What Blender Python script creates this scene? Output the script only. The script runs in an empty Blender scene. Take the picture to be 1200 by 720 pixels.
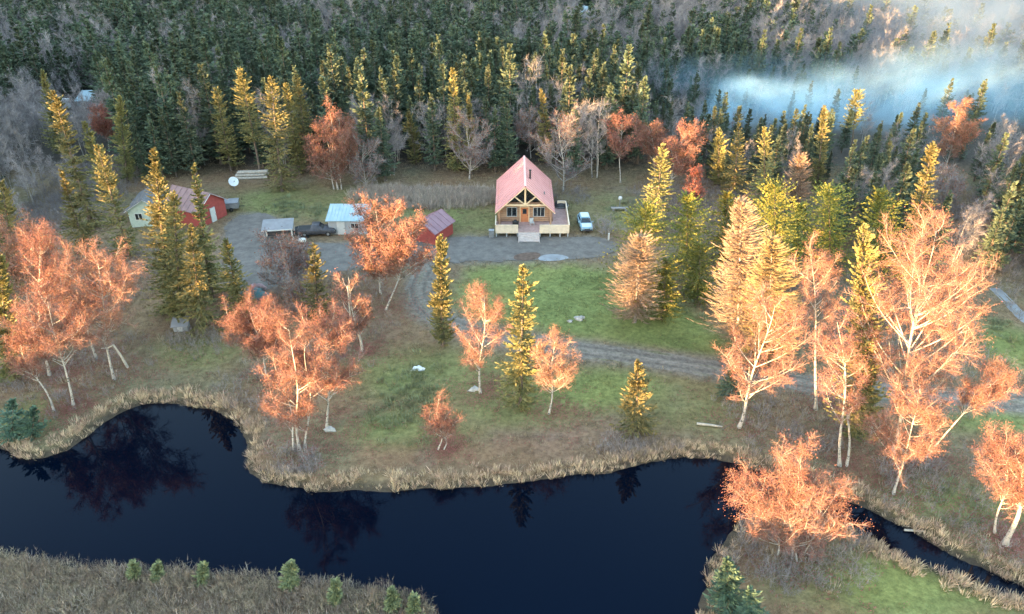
import bpy, bmesh, math, random
import numpy as np
from mathutils import Vector

C = bpy.context.scene.collection
SC = bpy.context.scene
R_ = math.radians

# ------------------------------------------------------------------ camera, sky, sun, exposure
CAM_H, FPX, PITCH = 46.0, 880.0, R_(31)
cam_d = bpy.data.cameras.new('camera')
cam = bpy.data.objects.new('camera', cam_d); C.objects.link(cam)
cam.location = (0, 0, CAM_H); cam.rotation_euler = (math.pi/2 - PITCH, 0, 0)
cam_d.sensor_width = 36.0; cam_d.lens = 36.0*FPX/1200.0
cam_d.clip_start = 0.5; cam_d.clip_end = 5000
SC.camera = cam

SUN_A, SUN_E = R_(46), R_(3.2)          # light travels towards +x,+y ; low evening sun behind the drone's left shoulder
world = bpy.data.worlds.new('World'); SC.world = world; world.use_nodes = True
wn = world.node_tree.nodes; wl = world.node_tree.links
bgn = wn.get('Background') or wn.new('ShaderNodeBackground')
sky = wn.new('ShaderNodeTexSky'); sky.sky_type = 'NISHITA'; sky.sun_disc = False
sky.sun_elevation = SUN_E; sky.sun_rotation = math.pi + SUN_A
sky.altitude = 100; sky.air_density = 1.0; sky.dust_density = 0.4; sky.ozone_density = 1.05
wl.new(sky.outputs[0], bgn.inputs[0]); bgn.inputs[1].default_value = 0.15
sl = bpy.data.lights.new('sun', 'SUN'); sl.energy = 2.6; sl.angle = R_(0.55); sl.color = (1.0, 0.60, 0.26)
so = bpy.data.objects.new('sun', sl); C.objects.link(so)
so.rotation_euler = Vector((math.sin(SUN_A)*math.cos(SUN_E), math.cos(SUN_A)*math.cos(SUN_E), -math.sin(SUN_E))).to_track_quat('-Z', 'Y').to_euler()
so.location = (-60, -60, 80)
SC.view_settings.view_transform = 'Standard'; SC.view_settings.look = 'None'
SC.view_settings.exposure = 4.4; SC.view_settings.gamma = 1.0
SC.cycles.volume_step_rate = 2.0; SC.cycles.volume_bounces = 2
SC.cycles.max_bounces = 8; SC.cycles.diffuse_bounces = 3; SC.cycles.transparent_max_bounces = 8

# ------------------------------------------------------------------ survey helpers (photo pixel -> point on the ground)
def alpha(py): return PITCH + math.atan((py-360.0)/FPX)
def G(px, py, z=0.0):
    d = (CAM_H-z)/math.tan(alpha(py))
    zc = d*math.cos(PITCH) + (CAM_H-z)*math.sin(PITCH)
    return ((px-600.0)/FPX*zc, d)
def ZAT(d, py): return CAM_H - d*math.tan(alpha(py))
def ZC(y, z=0.0): return y*math.cos(PITCH) + (CAM_H-z)*math.sin(PITCH)
def PROJ(x, y, z=0.0):
    zc = ZC(y, z); v = -y*math.sin(PITCH) + (CAM_H-z)*math.cos(PITCH)
    return 600+FPX*x/zc, 360+FPX*v/zc
def GP(pts): return np.array([G(*p) for p in pts])

# ------------------------------------------------------------------ materials
MATS = {}
def mat(name, col, rough=0.8, var=0.25, scale=3.0, spec=0.3, metal=0.0, bump=0.0, bscale=20.0, col2=None, attr=None, emit=None, objrand=0.0, trans=0.0, island=0.0):
    m = bpy.data.materials.new(name); m.use_nodes = True; MATS[name] = m
    nt = m.node_tree; N = nt.nodes; L = nt.links
    b = N['Principled BSDF']
    b.inputs['Roughness'].default_value = rough; b.inputs['Metallic'].default_value = metal
    b.inputs['Specular IOR Level'].default_value = spec
    tc = N.new('ShaderNodeTexCoord')
    nz = N.new('ShaderNodeTexNoise'); nz.inputs['Scale'].default_value = scale; nz.inputs['Detail'].default_value = 4
    L.new(tc.outputs['Object'], nz.inputs['Vector'])
    rp = N.new('ShaderNodeValToRGB'); rp.color_ramp.elements[0].position = 0.3; rp.color_ramp.elements[1].position = 0.7
    c2 = col2 if col2 else tuple(c*(1+var) for c in col)
    c1 = col if col2 else tuple(c*(1-var) for c in col)
    rp.color_ramp.elements[0].color = (*c1, 1); rp.color_ramp.elements[1].color = (*c2, 1)
    L.new(nz.outputs['Fac'], rp.inputs['Fac'])
    out = rp.outputs['Color']
    if objrand:
        oi = N.new('ShaderNodeObjectInfo'); hs = N.new('ShaderNodeHueSaturation')
        mr = N.new('ShaderNodeMapRange'); mr.inputs['To Min'].default_value = 1-objrand; mr.inputs['To Max'].default_value = 1+objrand
        mh = N.new('ShaderNodeMapRange'); mh.inputs['To Min'].default_value = 0.5-objrand*0.07; mh.inputs['To Max'].default_value = 0.5+objrand*0.07
        L.new(oi.outputs['Random'], mr.inputs['Value']); L.new(mr.outputs[0], hs.inputs['Value'])
        L.new(oi.outputs['Random'], mh.inputs['Value']); L.new(mh.outputs[0], hs.inputs['Hue'])
        L.new(out, hs.inputs['Color']); out = hs.outputs['Color']
    if island:
        ge = N.new('ShaderNodeNewGeometry'); h2 = N.new('ShaderNodeHueSaturation'); m1 = N.new('ShaderNodeMapRange'); m1.inputs['To Min'].default_value = 1-island; m1.inputs['To Max'].default_value = 1+island
        m3 = N.new('ShaderNodeMapRange'); m3.inputs['To Min'].default_value = .5+island*.05; m3.inputs['To Max'].default_value = .5-island*.05
        L.new(ge.outputs['Random Per Island'], m1.inputs[0]); L.new(m1.outputs[0], h2.inputs['Value']); L.new(ge.outputs['Random Per Island'], m3.inputs[0]); L.new(m3.outputs[0], h2.inputs['Hue'])
        L.new(out, h2.inputs['Color']); out = h2.outputs['Color']
    L.new(out, b.inputs['Base Color'])
    if bump:
        n2 = N.new('ShaderNodeTexNoise'); n2.inputs['Scale'].default_value = bscale; n2.inputs['Detail'].default_value = 5
        L.new(tc.outputs['Object'], n2.inputs['Vector'])
        bp = N.new('ShaderNodeBump'); bp.inputs['Strength'].default_value = bump; bp.inputs['Distance'].default_value = 0.05
        L.new(n2.outputs['Fac'], bp.inputs['Height']); L.new(bp.outputs[0], b.inputs['Normal'])
    if trans:
        tr = N.new('ShaderNodeBsdfTranslucent'); mx = N.new('ShaderNodeMixShader'); mx.inputs[0].default_value = trans
        L.new(out, tr.inputs['Color']); L.new(b.outputs[0], mx.inputs[1]); L.new(tr.outputs[0], mx.inputs[2])
        L.new(mx.outputs[0], N['Material Output'].inputs['Surface'])
    return m

mat('spruce_needles', (0.040, 0.064, 0.045), 0.75, col2=(0.088, 0.108, 0.066), scale=0.9, objrand=0.22, trans=0.15, island=0.35)
mat('golden_needles', (0.085, 0.094, 0.044), 0.75, col2=(0.225, 0.188, 0.070), scale=0.9, objrand=0.15, trans=0.2, island=0.35)  # forest spruce green with the evening sun's gold put into the colour
mat('sapling_needles', (.12, .14, .065), .75, col2=(.20, .215, .11), scale=1.2, island=.3)
mat('blue_needles', (0.050, 0.095, 0.070), 0.75, col2=(0.10, 0.15, 0.10), scale=1.2, objrand=0.2, trans=0.15, island=0.35)
mat('pine_needles', (0.065, 0.095, 0.022), 0.75, col2=(0.19, 0.175, 0.034), scale=0.8, objrand=0.2, trans=0.2, island=0.35)
mat('larch_twigs', (0.22, 0.15, 0.11), 0.85, col2=(0.30, 0.215, 0.155), scale=0.8, objrand=0.1, trans=0.2, island=0.35)
mat('larch_yellow', (0.24, 0.175, 0.085), 0.85, col2=(0.31, 0.24, 0.125), scale=0.8, objrand=0.1, trans=0.2, island=0.35)
mat('birch_leaves', (0.17, 0.074, 0.053), 0.8, col2=(0.245, 0.115, 0.076), scale=0.7, objrand=0.1, trans=0.3, island=0.5)
mat('red_leaves', (0.20, 0.068, 0.05), 0.8, col2=(0.27, 0.10, 0.065), scale=0.7, objrand=0.12, trans=0.3, island=0.35)
mat('birch_twigs', (0.165, 0.092, 0.076), 0.85, col2=(0.24, 0.138, 0.110), scale=0.8, objrand=0.15, island=0.35)
mat('bare_twigs', (0.16, 0.138, 0.142), 0.85, col2=(0.245, 0.215, 0.218), scale=0.5, objrand=0.2, island=0.35)
mat('spruce_bark', (0.10, 0.075, 0.06), 0.9, var=0.3, scale=6)
mat('reed', (0.40, 0.29, 0.20), 0.85, col2=(0.58, 0.45, 0.33), scale=0.6, objrand=0.25, trans=0.2, island=0.35)
mat('dry_brush', (0.145, 0.108, 0.076), 0.85, col2=(0.33, 0.258, 0.19), scale=0.5, objrand=0.3, island=0.35)
mat('green_brush', (0.11, 0.135, 0.07), 0.85, col2=(0.20, 0.20, 0.12), scale=0.5, objrand=0.3)
mat('pale_brush', (0.26, 0.21, 0.17), 0.85, col2=(0.36, 0.30, 0.25), scale=0.5, objrand=0.2, island=0.35)
mat('grass_blades', (0.10, 0.125, 0.05), 0.8, col2=(0.16, 0.155, 0.075), scale=0.3, objrand=0.3, trans=0.2, island=0.35)
mat('dry_blades', (0.17, 0.13, 0.085), 0.8, col2=(0.26, 0.20, 0.13), scale=0.3, objrand=0.3, trans=0.2, island=0.35)
# birch bark: chalk white with dark scars
m = mat('birch_bark', (0.27, 0.24, 0.22), 0.75, col2=(0.38, 0.345, 0.315), scale=1.5)
N = m.node_tree.nodes; L = m.node_tree.links
tc = N.new('ShaderNodeTexCoord'); mp = N.new('ShaderNodeMapping'); mp.inputs['Scale'].default_value = (3, 3, 9)
nz = N.new('ShaderNodeTexNoise'); nz.inputs['Scale'].default_value = 1.0; nz.inputs['Detail'].default_value = 3
cr = N.new('ShaderNodeValToRGB'); cr.color_ramp.elements[0].position = 0.36; cr.color_ramp.elements[1].position = 0.44
cr.color_ramp.elements[0].color = (0.10, 0.09, 0.08, 1); cr.color_ramp.elements[1].color = (1, 1, 1, 1)
mu = N.new('ShaderNodeMixRGB'); mu.blend_type = 'MULTIPLY'; mu.inputs[0].default_value = 1
L.new(tc.outputs['Object'], mp.inputs[0]); L.new(mp.outputs[0], nz.inputs['Vector']); L.new(nz.outputs['Fac'], cr.inputs[0])
b = N['Principled BSDF']; src = b.inputs['Base Color'].links[0].from_socket
L.new(src, mu.inputs[1]); L.new(cr.outputs[0], mu.inputs[2]); L.new(mu.outputs[0], b.inputs['Base Color'])
mat('grey_bark', (0.17, 0.155, 0.15), 0.85, col2=(0.28, 0.26, 0.25), scale=2.0)
mat('dead_wood', (0.30, 0.27, 0.235), 0.8, var=0.25, scale=4)

# ------------------------------------------------------------------ object helpers
def link(o): C.objects.link(o); return o
def mesh_np(name, verts, polys, mats, midx=None, smooth=False):
    """polys: list of (array of n-gon index rows)"""
    me = bpy.data.meshes.new(name)
    v = np.asarray(verts, dtype=np.float32).reshape(-1, 3)
    me.vertices.add(len(v)); me.vertices.foreach_set('co', v.ravel())
    loops = np.concatenate([p.ravel() for p in polys]).astype(np.int32) if polys else np.zeros(0, np.int32)
    tot = np.concatenate([np.full(len(p), p.shape[1], np.int32) for p in polys])
    st = np.concatenate([[0], np.cumsum(tot)[:-1]]).astype(np.int32)
    me.loops.add(len(loops)); me.loops.foreach_set('vertex_index', loops)
    me.polygons.add(len(tot)); me.polygons.foreach_set('loop_start', st); me.polygons.foreach_set('loop_total', tot)
    for mm in (mats if isinstance(mats, (list, tuple)) else [mats]): me.materials.append(mm)
    if midx is not None: me.polygons.foreach_set('material_index', np.asarray(midx, np.int32))
    if smooth is not False:
        sm = np.ones(len(tot), bool) if smooth is True else np.asarray(smooth, bool)
        me.polygons.foreach_set('use_smooth', sm)
    me.update(calc_edges=True); me.validate()
    return me

class MB:
    """collects numpy chunks of vertices and polygons"""
    def __init__(s): s.v = []; s.p = []; s.mi = []; s.sm = []; s.n = 0
    def add(s, verts, polys, mi=0, sm=False):
        verts = np.asarray(verts, float).reshape(-1, 3)
        if len(polys) == 0: return
        if not isinstance(polys, np.ndarray) and len({len(q) for q in polys}) > 1:
            s.v.append(verts); base = s.n; s.n += len(verts)
            for k in sorted({len(q) for q in polys}):
                pp = np.array([q for q in polys if len(q) == k], int)+base
                s.p.append(pp); s.mi.append(np.full(len(pp), mi)); s.sm.append(np.full(len(pp), sm))
            return
        polys = np.asarray(polys, int)
        s.v.append(verts); s.p.append(polys + s.n); s.mi.append(np.full(len(polys), mi)); s.sm.append(np.full(len(polys), sm)); s.n += len(verts)
    def tube(s, pts, rad, sides=6, mi=0, cap=False, sm=True):
        pts = np.asarray(pts, float); n = len(pts); rad = np.broadcast_to(np.asarray(rad, float), (n,))
        t = np.gradient(pts, axis=0); t /= np.linalg.norm(t, axis=1)[:, None]+1e-9
        ref = np.where(np.abs(t[:, 2:3]) > 0.9, np.array([[1., 0, 0]]), np.array([[0, 0, 1.]]))
        if np.abs(t[:, 2]).max() > 0.9: ref = np.tile(np.array([[1., 0.13, 0]]), (n, 1))
        u = np.cross(t, ref); u /= np.linalg.norm(u, axis=1)[:, None]+1e-9; w = np.cross(t, u)
        a = np.arange(sides)*2*math.pi/sides
        ring = pts[:, None, :] + rad[:, None, None]*(np.cos(a)[None, :, None]*u[:, None, :] + np.sin(a)[None, :, None]*w[:, None, :])
        i = np.arange(n-1)[:, None]*sides; j = np.arange(sides)[None, :]; k = (j+1) % sides
        q = np.stack([i+j, i+k, i+sides+k, i+sides+j], -1).reshape(-1, 4)
        s.add(ring.reshape(-1, 3), q, mi, sm)
        if cap:
            s.add(ring[-1], [list(range(sides))], mi, False); s.add(ring[0], [list(range(sides))[::-1]], mi, False)
    def spikes(s, base, vec, perp, w, mi=0):
        """thin triangles from base to base+vec"""
        n = len(base); w = np.broadcast_to(np.asarray(w, float), (n,))[:, None]
        v = np.stack([base-perp*w/2, base+perp*w/2, base+vec], 1).reshape(-1, 3)
        s.add(v, np.arange(3*n).reshape(-1, 3), mi)
    def diamonds(s, base, vec, perp, w, mi=0, mid=0.45):
        n = len(base); w = np.broadcast_to(np.asarray(w, float), (n,))[:, None]
        v = np.stack([base, base+vec*mid+perp*w/2, base+vec, base+vec*mid-perp*w/2], 1).reshape(-1, 3)
        s.add(v, np.arange(4*n).reshape(-1, 4), mi)
    def box(s, x0, x1, y0, y1, z0, z1, mi=0):
        v = [(x0, y0, z0), (x1, y0, z0), (x1, y1, z0), (x0, y1, z0), (x0, y0, z1), (x1, y0, z1), (x1, y1, z1), (x0, y1, z1)]
        s.add(v, [(0, 3, 2, 1), (4, 5, 6, 7), (0, 1, 5, 4), (1, 2, 6, 5), (2, 3, 7, 6), (3, 0, 4, 7)], mi)
    def bar(s, p, q, w, h, mi=0, up=(0, 0, 1)):
        p = np.array(p, float); q = np.array(q, float); t = q-p; t /= np.linalg.norm(t)
        u = np.cross(t, np.array(up, float)); u /= np.linalg.norm(u)+1e-9; k = np.cross(u, t)
        c = [p+u*a*w/2+k*b_*h/2 for a, b_ in ((-1, -1), (1, -1), (1, 1), (-1, 1))] + [q+u*a*w/2+k*b_*h/2 for a, b_ in ((-1, -1), (1, -1), (1, 1), (-1, 1))]
        s.add(c, [(3, 2, 1, 0), (4, 5, 6, 7), (0, 1, 5, 4), (1, 2, 6, 5), (2, 3, 7, 6), (3, 0, 4, 7)], mi)
    def slab(s, a, b, c, d, th, mi=0):
        """a thick panel from four corners (ccw seen from its outside), thickness inwards"""
        P = [np.array(k, float) for k in (a, b, c, d)]
        n = np.cross(P[1]-P[0], P[3]-P[0]); n /= np.linalg.norm(n)
        Q = [k-n*th for k in P]
        s.add(P+Q, [(0, 1, 2, 3), (7, 6, 5, 4), (1, 0, 4, 5), (2, 1, 5, 6), (3, 2, 6, 7), (0, 3, 7, 4)], mi)
    def lathe(s, prof, sides=12, c=(0, 0, 0), mi=0, sm=True, axis='z'):
        prof = np.array(prof, float); a = np.arange(sides)*2*math.pi/sides
        ring = np.stack([prof[:, None, 0]*np.cos(a), prof[:, None, 0]*np.sin(a), np.broadcast_to(prof[:, None, 1], (len(prof), sides))], -1)
        if axis == 'y': ring = ring[..., [0, 2, 1]]
        if axis == 'x': ring = ring[..., [2, 0, 1]]
        ring = ring + np.array(c)
        n = len(prof); i = np.arange(n-1)[:, None]*sides; j = np.arange(sides)[None, :]; k = (j+1) % sides
        s.add(ring.reshape(-1, 3), np.stack([i+j, i+k, i+sides+k, i+sides+j], -1).reshape(-1, 4), mi, sm)
    def mesh(s, name, mats):
        # group polygons by size while keeping the material order aligned
        allp = s.p; order = range(len(allp))
        return mesh_np(name, np.concatenate(s.v), allp, mats, np.concatenate(s.mi), np.concatenate(s.sm))
    def build(s, name, mats, parent=None, **kw):
        mats = [MATS[k] if isinstance(k, str) else k for k in (mats if isinstance(mats, (list, tuple)) else [mats])]
        o = bpy.data.objects.new(name, s.mesh(name, mats)); link(o)
        if parent: o.parent = parent
        for k, v_ in kw.items(): o[k] = v_
        return o

def thing(name, label, cat, loc, rz=0.0, group=None):
    o = bpy.data.objects.new(name, None); link(o); o.location = loc; o.rotation_euler = (0, 0, rz)
    o.empty_display_size = 0.3
    o['label'] = label; o['category'] = cat
    if group: o['group'] = group
    return o
def tag(o, label, cat=None, group=None, kind=None):
    o['label'] = label
    if cat: o['category'] = cat
    if group: o['group'] = group
    if kind: o['kind'] = kind
    return o
def part(name, me, parent):
    o = bpy.data.objects.new(name, me); link(o); o.parent = parent; return o

def inpoly(x, y, poly):
    poly = np.asarray(poly); ins = np.zeros(np.shape(x), bool); n = len(poly); j = n-1
    for i in range(n):
        xi, yi = poly[i]; xj, yj = poly[j]
        if yi != yj:
            c = ((yi > y) != (yj > y)) & (x < (xj-xi)*(y-yi)/(yj-yi)+xi)
            ins ^= c
        j = i
    return ins
def segdist(x, y, poly, closed=True):
    poly = np.asarray(poly, float); d = np.full(np.shape(x), 1e9); n = len(poly)
    for i in range(n if closed else n-1):
        a = poly[i]; b_ = poly[(i+1) % n]; ab = b_-a
        t = np.clip(((x-a[0])*ab[0]+(y-a[1])*ab[1])/(ab@ab+1e-9), 0, 1)
        d = np.minimum(d, np.hypot(x-a[0]-t*ab[0], y-a[1]-t*ab[1]))
    return d
def sdf(x, y, poly):
    d = segdist(x, y, poly); return np.where(inpoly(x, y, poly), -d, d)
def smooth_poly(p, k=2, closed=True):
    p = np.asarray(p, float)
    for _ in range(k):
        if closed: q = np.roll(p, -1, 0); p = np.stack([p*.75+q*.25, p*.25+q*.75], 1).reshape(-1, 2)
        else:
            q = p[1:]; r = p[:-1]; mid = np.stack([r*.75+q*.25, r*.25+q*.75], 1).reshape(-1, 2)
            p = np.concatenate([p[:1], mid, p[-1:]])
    return p
def vnoise(x, y, sc, seed=0):
    """smooth value noise, 0..1"""
    rs = np.random.RandomState(seed); T = rs.rand(256, 256)
    u = np.asarray(x)/sc+1000.5; v = np.asarray(y)/sc+1000.5
    i = np.floor(u).astype(int); j = np.floor(v).astype(int); a = u-i; b_ = v-j
    a = a*a*(3-2*a); b_ = b_*b_*(3-2*b_)
    g_ = lambda p, q: T[p % 256, q % 256]
    return (g_(i, j)*(1-a)+g_(i+1, j)*a)*(1-b_)+(g_(i, j+1)*(1-a)+g_(i+1, j+1)*a)*b_
def fbm(x, y, sc, seed=0, o=3):
    r = 0; w = 0
    for k in range(o): r = r+vnoise(x, y, sc/2**k, seed+k)*0.5**k; w += 0.5**k
    return r/w

# ------------------------------------------------------------------ ground with the pond and creek
POND_PX = [(-330, 470), (-120, 500), (0, 517), (20, 530), (45, 532), (80, 520), (105, 500), (130, 480), (165, 468), (200, 466), (240, 471), (270, 483), (288, 500),
           (295, 520), (288, 540), (300, 553), (330, 563), (380, 569), (440, 569), (500, 567), (560, 563), (620, 558), (680, 549), (730, 543), (780, 531),
           (830, 528), (880, 541), (930, 556), (990, 578), (1035, 598), (1070, 615), (1110, 637), (1150, 658), (1210, 684), (1330, 720), (1330, 760), (1210, 706), (1150, 688),
           (1100, 668), (1060, 652), (1030, 637), (985, 613), (930, 590), (900, 590), (880, 606), (856, 632), (840, 657), (831, 690), (826, 730), (830, 800), (700, 1000),
           (560, 1000), (525, 790), (512, 728), (490, 706), (450, 692), (400, 686), (330, 680), (260, 673), (200, 670), (120, 667), (60, 660), (0, 653), (-120, 645), (-330, 640)]
POND = smooth_poly(GP(POND_PX), 2)
WATER_Z = -0.45
STREAM_PX = [(1165, 338), (1180, 352), (1192, 366), (1215, 384), (1260, 410), (1330, 430)]
STREAM = smooth_poly(GP(STREAM_PX), 2, False)

def nonuni(lo, hi, step, far, nfar):
    mid = np.arange(lo, hi+1e-6, step); g_ = np.geomspace(1, far, nfar+1)[1:]
    return mid, g_
xm = np.arange(-80, 80.01, 0.5); xf = 80+np.cumsum(np.geomspace(0.6, 160, 36)); XS = np.concatenate([-xf[::-1], xm, xf])
ym = np.arange(26, 134.01, 0.5); yb = 26-np.cumsum(np.geomspace(0.6, 90, 26)); yf = 134+np.cumsum(np.geomspace(0.6, 160, 36)); YS = np.concatenate([yb[::-1], ym, yf])
GX, GY = np.meshgrid(XS, YS); gx = GX.ravel(); gy = GY.ravel()
def shore(x, y): return sdf(x, y, POND) + (fbm(x, y, 1.6, 5)-0.5)*0.7
near = (np.abs(gx) < 120) & (gy > -60) & (gy < 140)
sd = np.full(gx.shape, 40.0); sd[near] = shore(gx[near], gy[near])
sst = np.full(gx.shape, 40.0); sst[near] = segdist(gx[near], gy[near], STREAM, False)-1.0
def sstep(a, b_, x): t = np.clip((x-a)/(b_-a), 0, 1); return t*t*(3-2*t)
gz = (fbm(gx, gy, 2.5, 11)-0.5)*0.05
gz = gz - 0.30*(1-sstep(0.0, 1.6, sd)) - 1.6*(1-sstep(-3.0, 0.25, sd))
gz = gz + 0*sst
# ground lowered past the forest edge, shaped to drop the far trees into shade
def FALL(y): return -9.0*sstep(132, 205, np.asarray(y, float))
gz = gz + FALL(gy)
ROAD = smooth_poly(GP([(506, 296), (497, 318), (489, 338), (492, 355), (512, 373), (560, 392), (640, 405), (740, 418), (850, 434), (960, 452), (1080, 465), (1200, 472), (1400, 480)]), 3, False)
YARD_R = GP([(500, 279), (560, 277), (640, 279), (700, 277), (722, 286), (716, 300), (690, 304), (600, 306), (540, 308), (500, 306), (440, 312), (390, 310), (380, 296), (420, 288)])
YARD_L = GP([(268, 254), (300, 250), (328, 254), (318, 270), (345, 285), (400, 286), (440, 286), (440, 312), (395, 318), (350, 330), (300, 342), (262, 335), (262, 290)])
YARD_R = smooth_poly(YARD_R, 2); YARD_L = smooth_poly(YARD_L, 2)

def blob(px, py, rx, ry, x, y, soft=0.5):
    cx, cy = G(px, py); x1, _ = G(px+rx, py); _, y1 = G(px, py-ry)
    d = np.hypot((x-cx)/(x1-cx), (y-cy)/(y1-cy))
    return 1-sstep(1-soft, 1+soft, d)
n1 = fbm(gx, gy, 7, 21, 4); n2 = fbm(gx, gy, 2.2, 31, 3); n3 = fbm(gx, gy, 18, 41, 3)
lawn = np.zeros_like(gx)
LAWN = smooth_poly(GP([(545, 312), (600, 308), (700, 306), (735, 322), (790, 350), (860, 385), (850, 422), (740, 408), (640, 395), (575, 382), (520, 360), (530, 330)]), 2)
lawn = np.maximum(lawn, 1-sstep(-2.5, 1.5, sdf(gx, gy, LAWN)+(n2-.5)*3))
for b_ in [(690, 455, 120, 24, .9), (600, 480, 80, 22, .6), (520, 500, 60, 20, .5), (800, 470, 80, 30, .55), (500, 440, 90, 30, .8), (470, 500, 60, 22, .75), (590, 440, 50, 20, .6), (1080, 690, 130, 45, .9), (1190, 495, 90, 14, .9), (1195, 410, 45, 28, 1.0),
           (440, 240, 130, 18, .6), (330, 235, 60, 18, .7), (540, 255, 70, 16, .7), (600, 262, 40, 10, .4), (240, 410, 50, 20, .5), (700, 250, 60, 22, .35), (1090, 585, 60, 25, .55), (1180, 600, 60, 30, .5), (950, 690, 60, 25, .35), (25, 490, 40, 25, .6)]:
    lawn = np.maximum(lawn, b_[4]*blob(*b_[:4], gx, gy, .6)*(0.55+0.9*n1))
lawn = np.clip(lawn, 0, 1)
forest_floor = sstep(116, 128, gy)
col = np.zeros((len(gx), 3))
brown = np.array([.175, .110, .066]); olive = np.array([.145, .128, .075]); green = np.array([.130, .150, .052]); ffl = np.array([.055, .047, .04]); mud = np.array([.05, .04, .03]); gravel = np.array([.155, .135, .118])
def mixc(c, k, w): return c*(1-w[:, None]) + np.asarray(k)[None, :]*w[:, None]
col = mixc(np.tile(brown, (len(gx), 1)), olive, np.clip((n1-.35)*2.2, 0, 1))
col = mixc(col, np.array([.16, .12, .09]), np.clip((n2-.55)*2.0, 0, .5))
for b_ in [(650, 515, 90, 18, .7), (590, 500, 60, 20, .5), (460, 375, 60, 30, .5), (690, 500, 40, 14, .5)]:
    col = mixc(col, [.165, .11, .085], b_[4]*blob(*b_[:4], gx, gy, .7)*np.clip(n2*1.6-.2, 0, 1))
gcol = green[None, :]*(0.70+0.6*n2[:, None]); gcol = gcol + np.clip(n1-.5, 0, 1)[:, None]*np.array([[.12, .06, .02]])
col = col*(1-lawn[:, None]) + gcol*lawn[:, None]
col = mixc(col, ffl, forest_floor)
rd = np.full(gx.shape, 30.0); rd[near] = segdist(gx[near], gy[near], ROAD, False)
col = mixc(col, gravel, .75*(1-sstep(1.2, 3.0, rd+(n2-.5)*1.2)))
for Y in (YARD_R, YARD_L):
    yd = np.full(gx.shape, 30.0); yd[near] = sdf(gx[near], gy[near], Y); col = mixc(col, gravel, .75*(1-sstep(-.5, 1.6, yd+(n2-.5)*2)))
col = mixc(col, mud, 1-sstep(0.0, 0.9, sd))
nX, nY = len(XS), len(YS)
i = np.arange(nY-1)[:, None]*nX; j = np.arange(nX-1)[None, :]
quads = np.stack([i+j, i+j+1, i+nX+j+1, i+nX+j], -1).reshape(-1, 4)
gm = bpy.data.materials.new('ground_cover'); gm.use_nodes = True
N = gm.node_tree.nodes; L = gm.node_tree.links; b = N['Principled BSDF']; b.inputs['Roughness'].default_value = .95; b.inputs['Specular IOR Level'].default_value = .1
at_ = N.new('ShaderNodeAttribute'); at_.attribute_name = 'tint'
tc = N.new('ShaderNodeTexCoord')
na = N.new('ShaderNodeTexNoise'); na.inputs['Scale'].default_value = 1.7; na.inputs['Detail'].default_value = 8; na.inputs['Roughness'].default_value = .75
mr = N.new('ShaderNodeMapRange'); mr.inputs['From Min'].default_value = .3; mr.inputs['From Max'].default_value = .7; mr.inputs['To Min'].default_value = .5; mr.inputs['To Max'].default_value = 1.5
mu = N.new('ShaderNodeVectorMath'); mu.operation = 'SCALE'
L.new(tc.outputs['Object'], na.inputs['Vector']); L.new(na.outputs['Fac'], mr.inputs[0]); L.new(at_.outputs['Color'], mu.inputs[0]); L.new(mr.outputs[0], mu.inputs['Scale']); L.new(mu.outputs[0], b.inputs['Base Color'])
bp = N.new('ShaderNodeBump'); bp.inputs['Strength'].default_value = .9; bp.inputs['Distance'].default_value = .12
nb = N.new('ShaderNodeTexNoise'); nb.inputs['Scale'].default_value = 4.0; nb.inputs['Detail'].default_value = 6
L.new(tc.outputs['Object'], nb.inputs['Vector']); L.new(nb.outputs['Fac'], bp.inputs['Height']); L.new(bp.outputs[0], b.inputs['Normal'])
gme = mesh_np('ground', np.stack([gx, gy, gz], -1), [quads], [gm], smooth=True)
ca = gme.attributes.new('tint', 'FLOAT_COLOR', 'POINT')
ca.data.foreach_set('color', np.concatenate([np.clip(col, 0, 1), np.ones((len(gx), 1))], 1).astype(np.float32).ravel())
ground = link(bpy.data.objects.new('ground', gme)); ground['kind'] = 'structure'; ground['label'] = 'grass, leaf litter and forest floor around the pond and cabin'

# water
wm = bpy.data.materials.new('pond_water'); wm.use_nodes = True
N = wm.node_tree.nodes; L = wm.node_tree.links; b = N['Principled BSDF']
b.inputs['Base Color'].default_value = (.0004, .0018, .006, 1); b.inputs['Roughness'].default_value = .012; b.inputs['IOR'].default_value = 1.33; b.inputs['Specular IOR Level'].default_value = .17; b.inputs['Specular Tint'].default_value = (.36, .58, 1.0, 1)
tc = N.new('ShaderNodeTexCoord'); nz = N.new('ShaderNodeTexNoise'); nz.inputs['Scale'].default_value = .55; nz.inputs['Detail'].default_value = 2
bp = N.new('ShaderNodeBump'); bp.inputs['Strength'].default_value = .04; bp.inputs['Distance'].default_value = .02
L.new(tc.outputs['Object'], nz.inputs['Vector']); L.new(nz.outputs['Fac'], bp.inputs['Height']); L.new(bp.outputs[0], b.inputs['Normal'])
mb = MB(); mb.add([(-110, -40, WATER_Z), (110, -40, WATER_Z), (110, 75, WATER_Z), (-110, 75, WATER_Z)], [(0, 1, 2, 3)])
w = mb.build('pond', wm); w['kind'] = 'structure'; w['label'] = 'dark still pond with a creek running out to the right'


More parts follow.
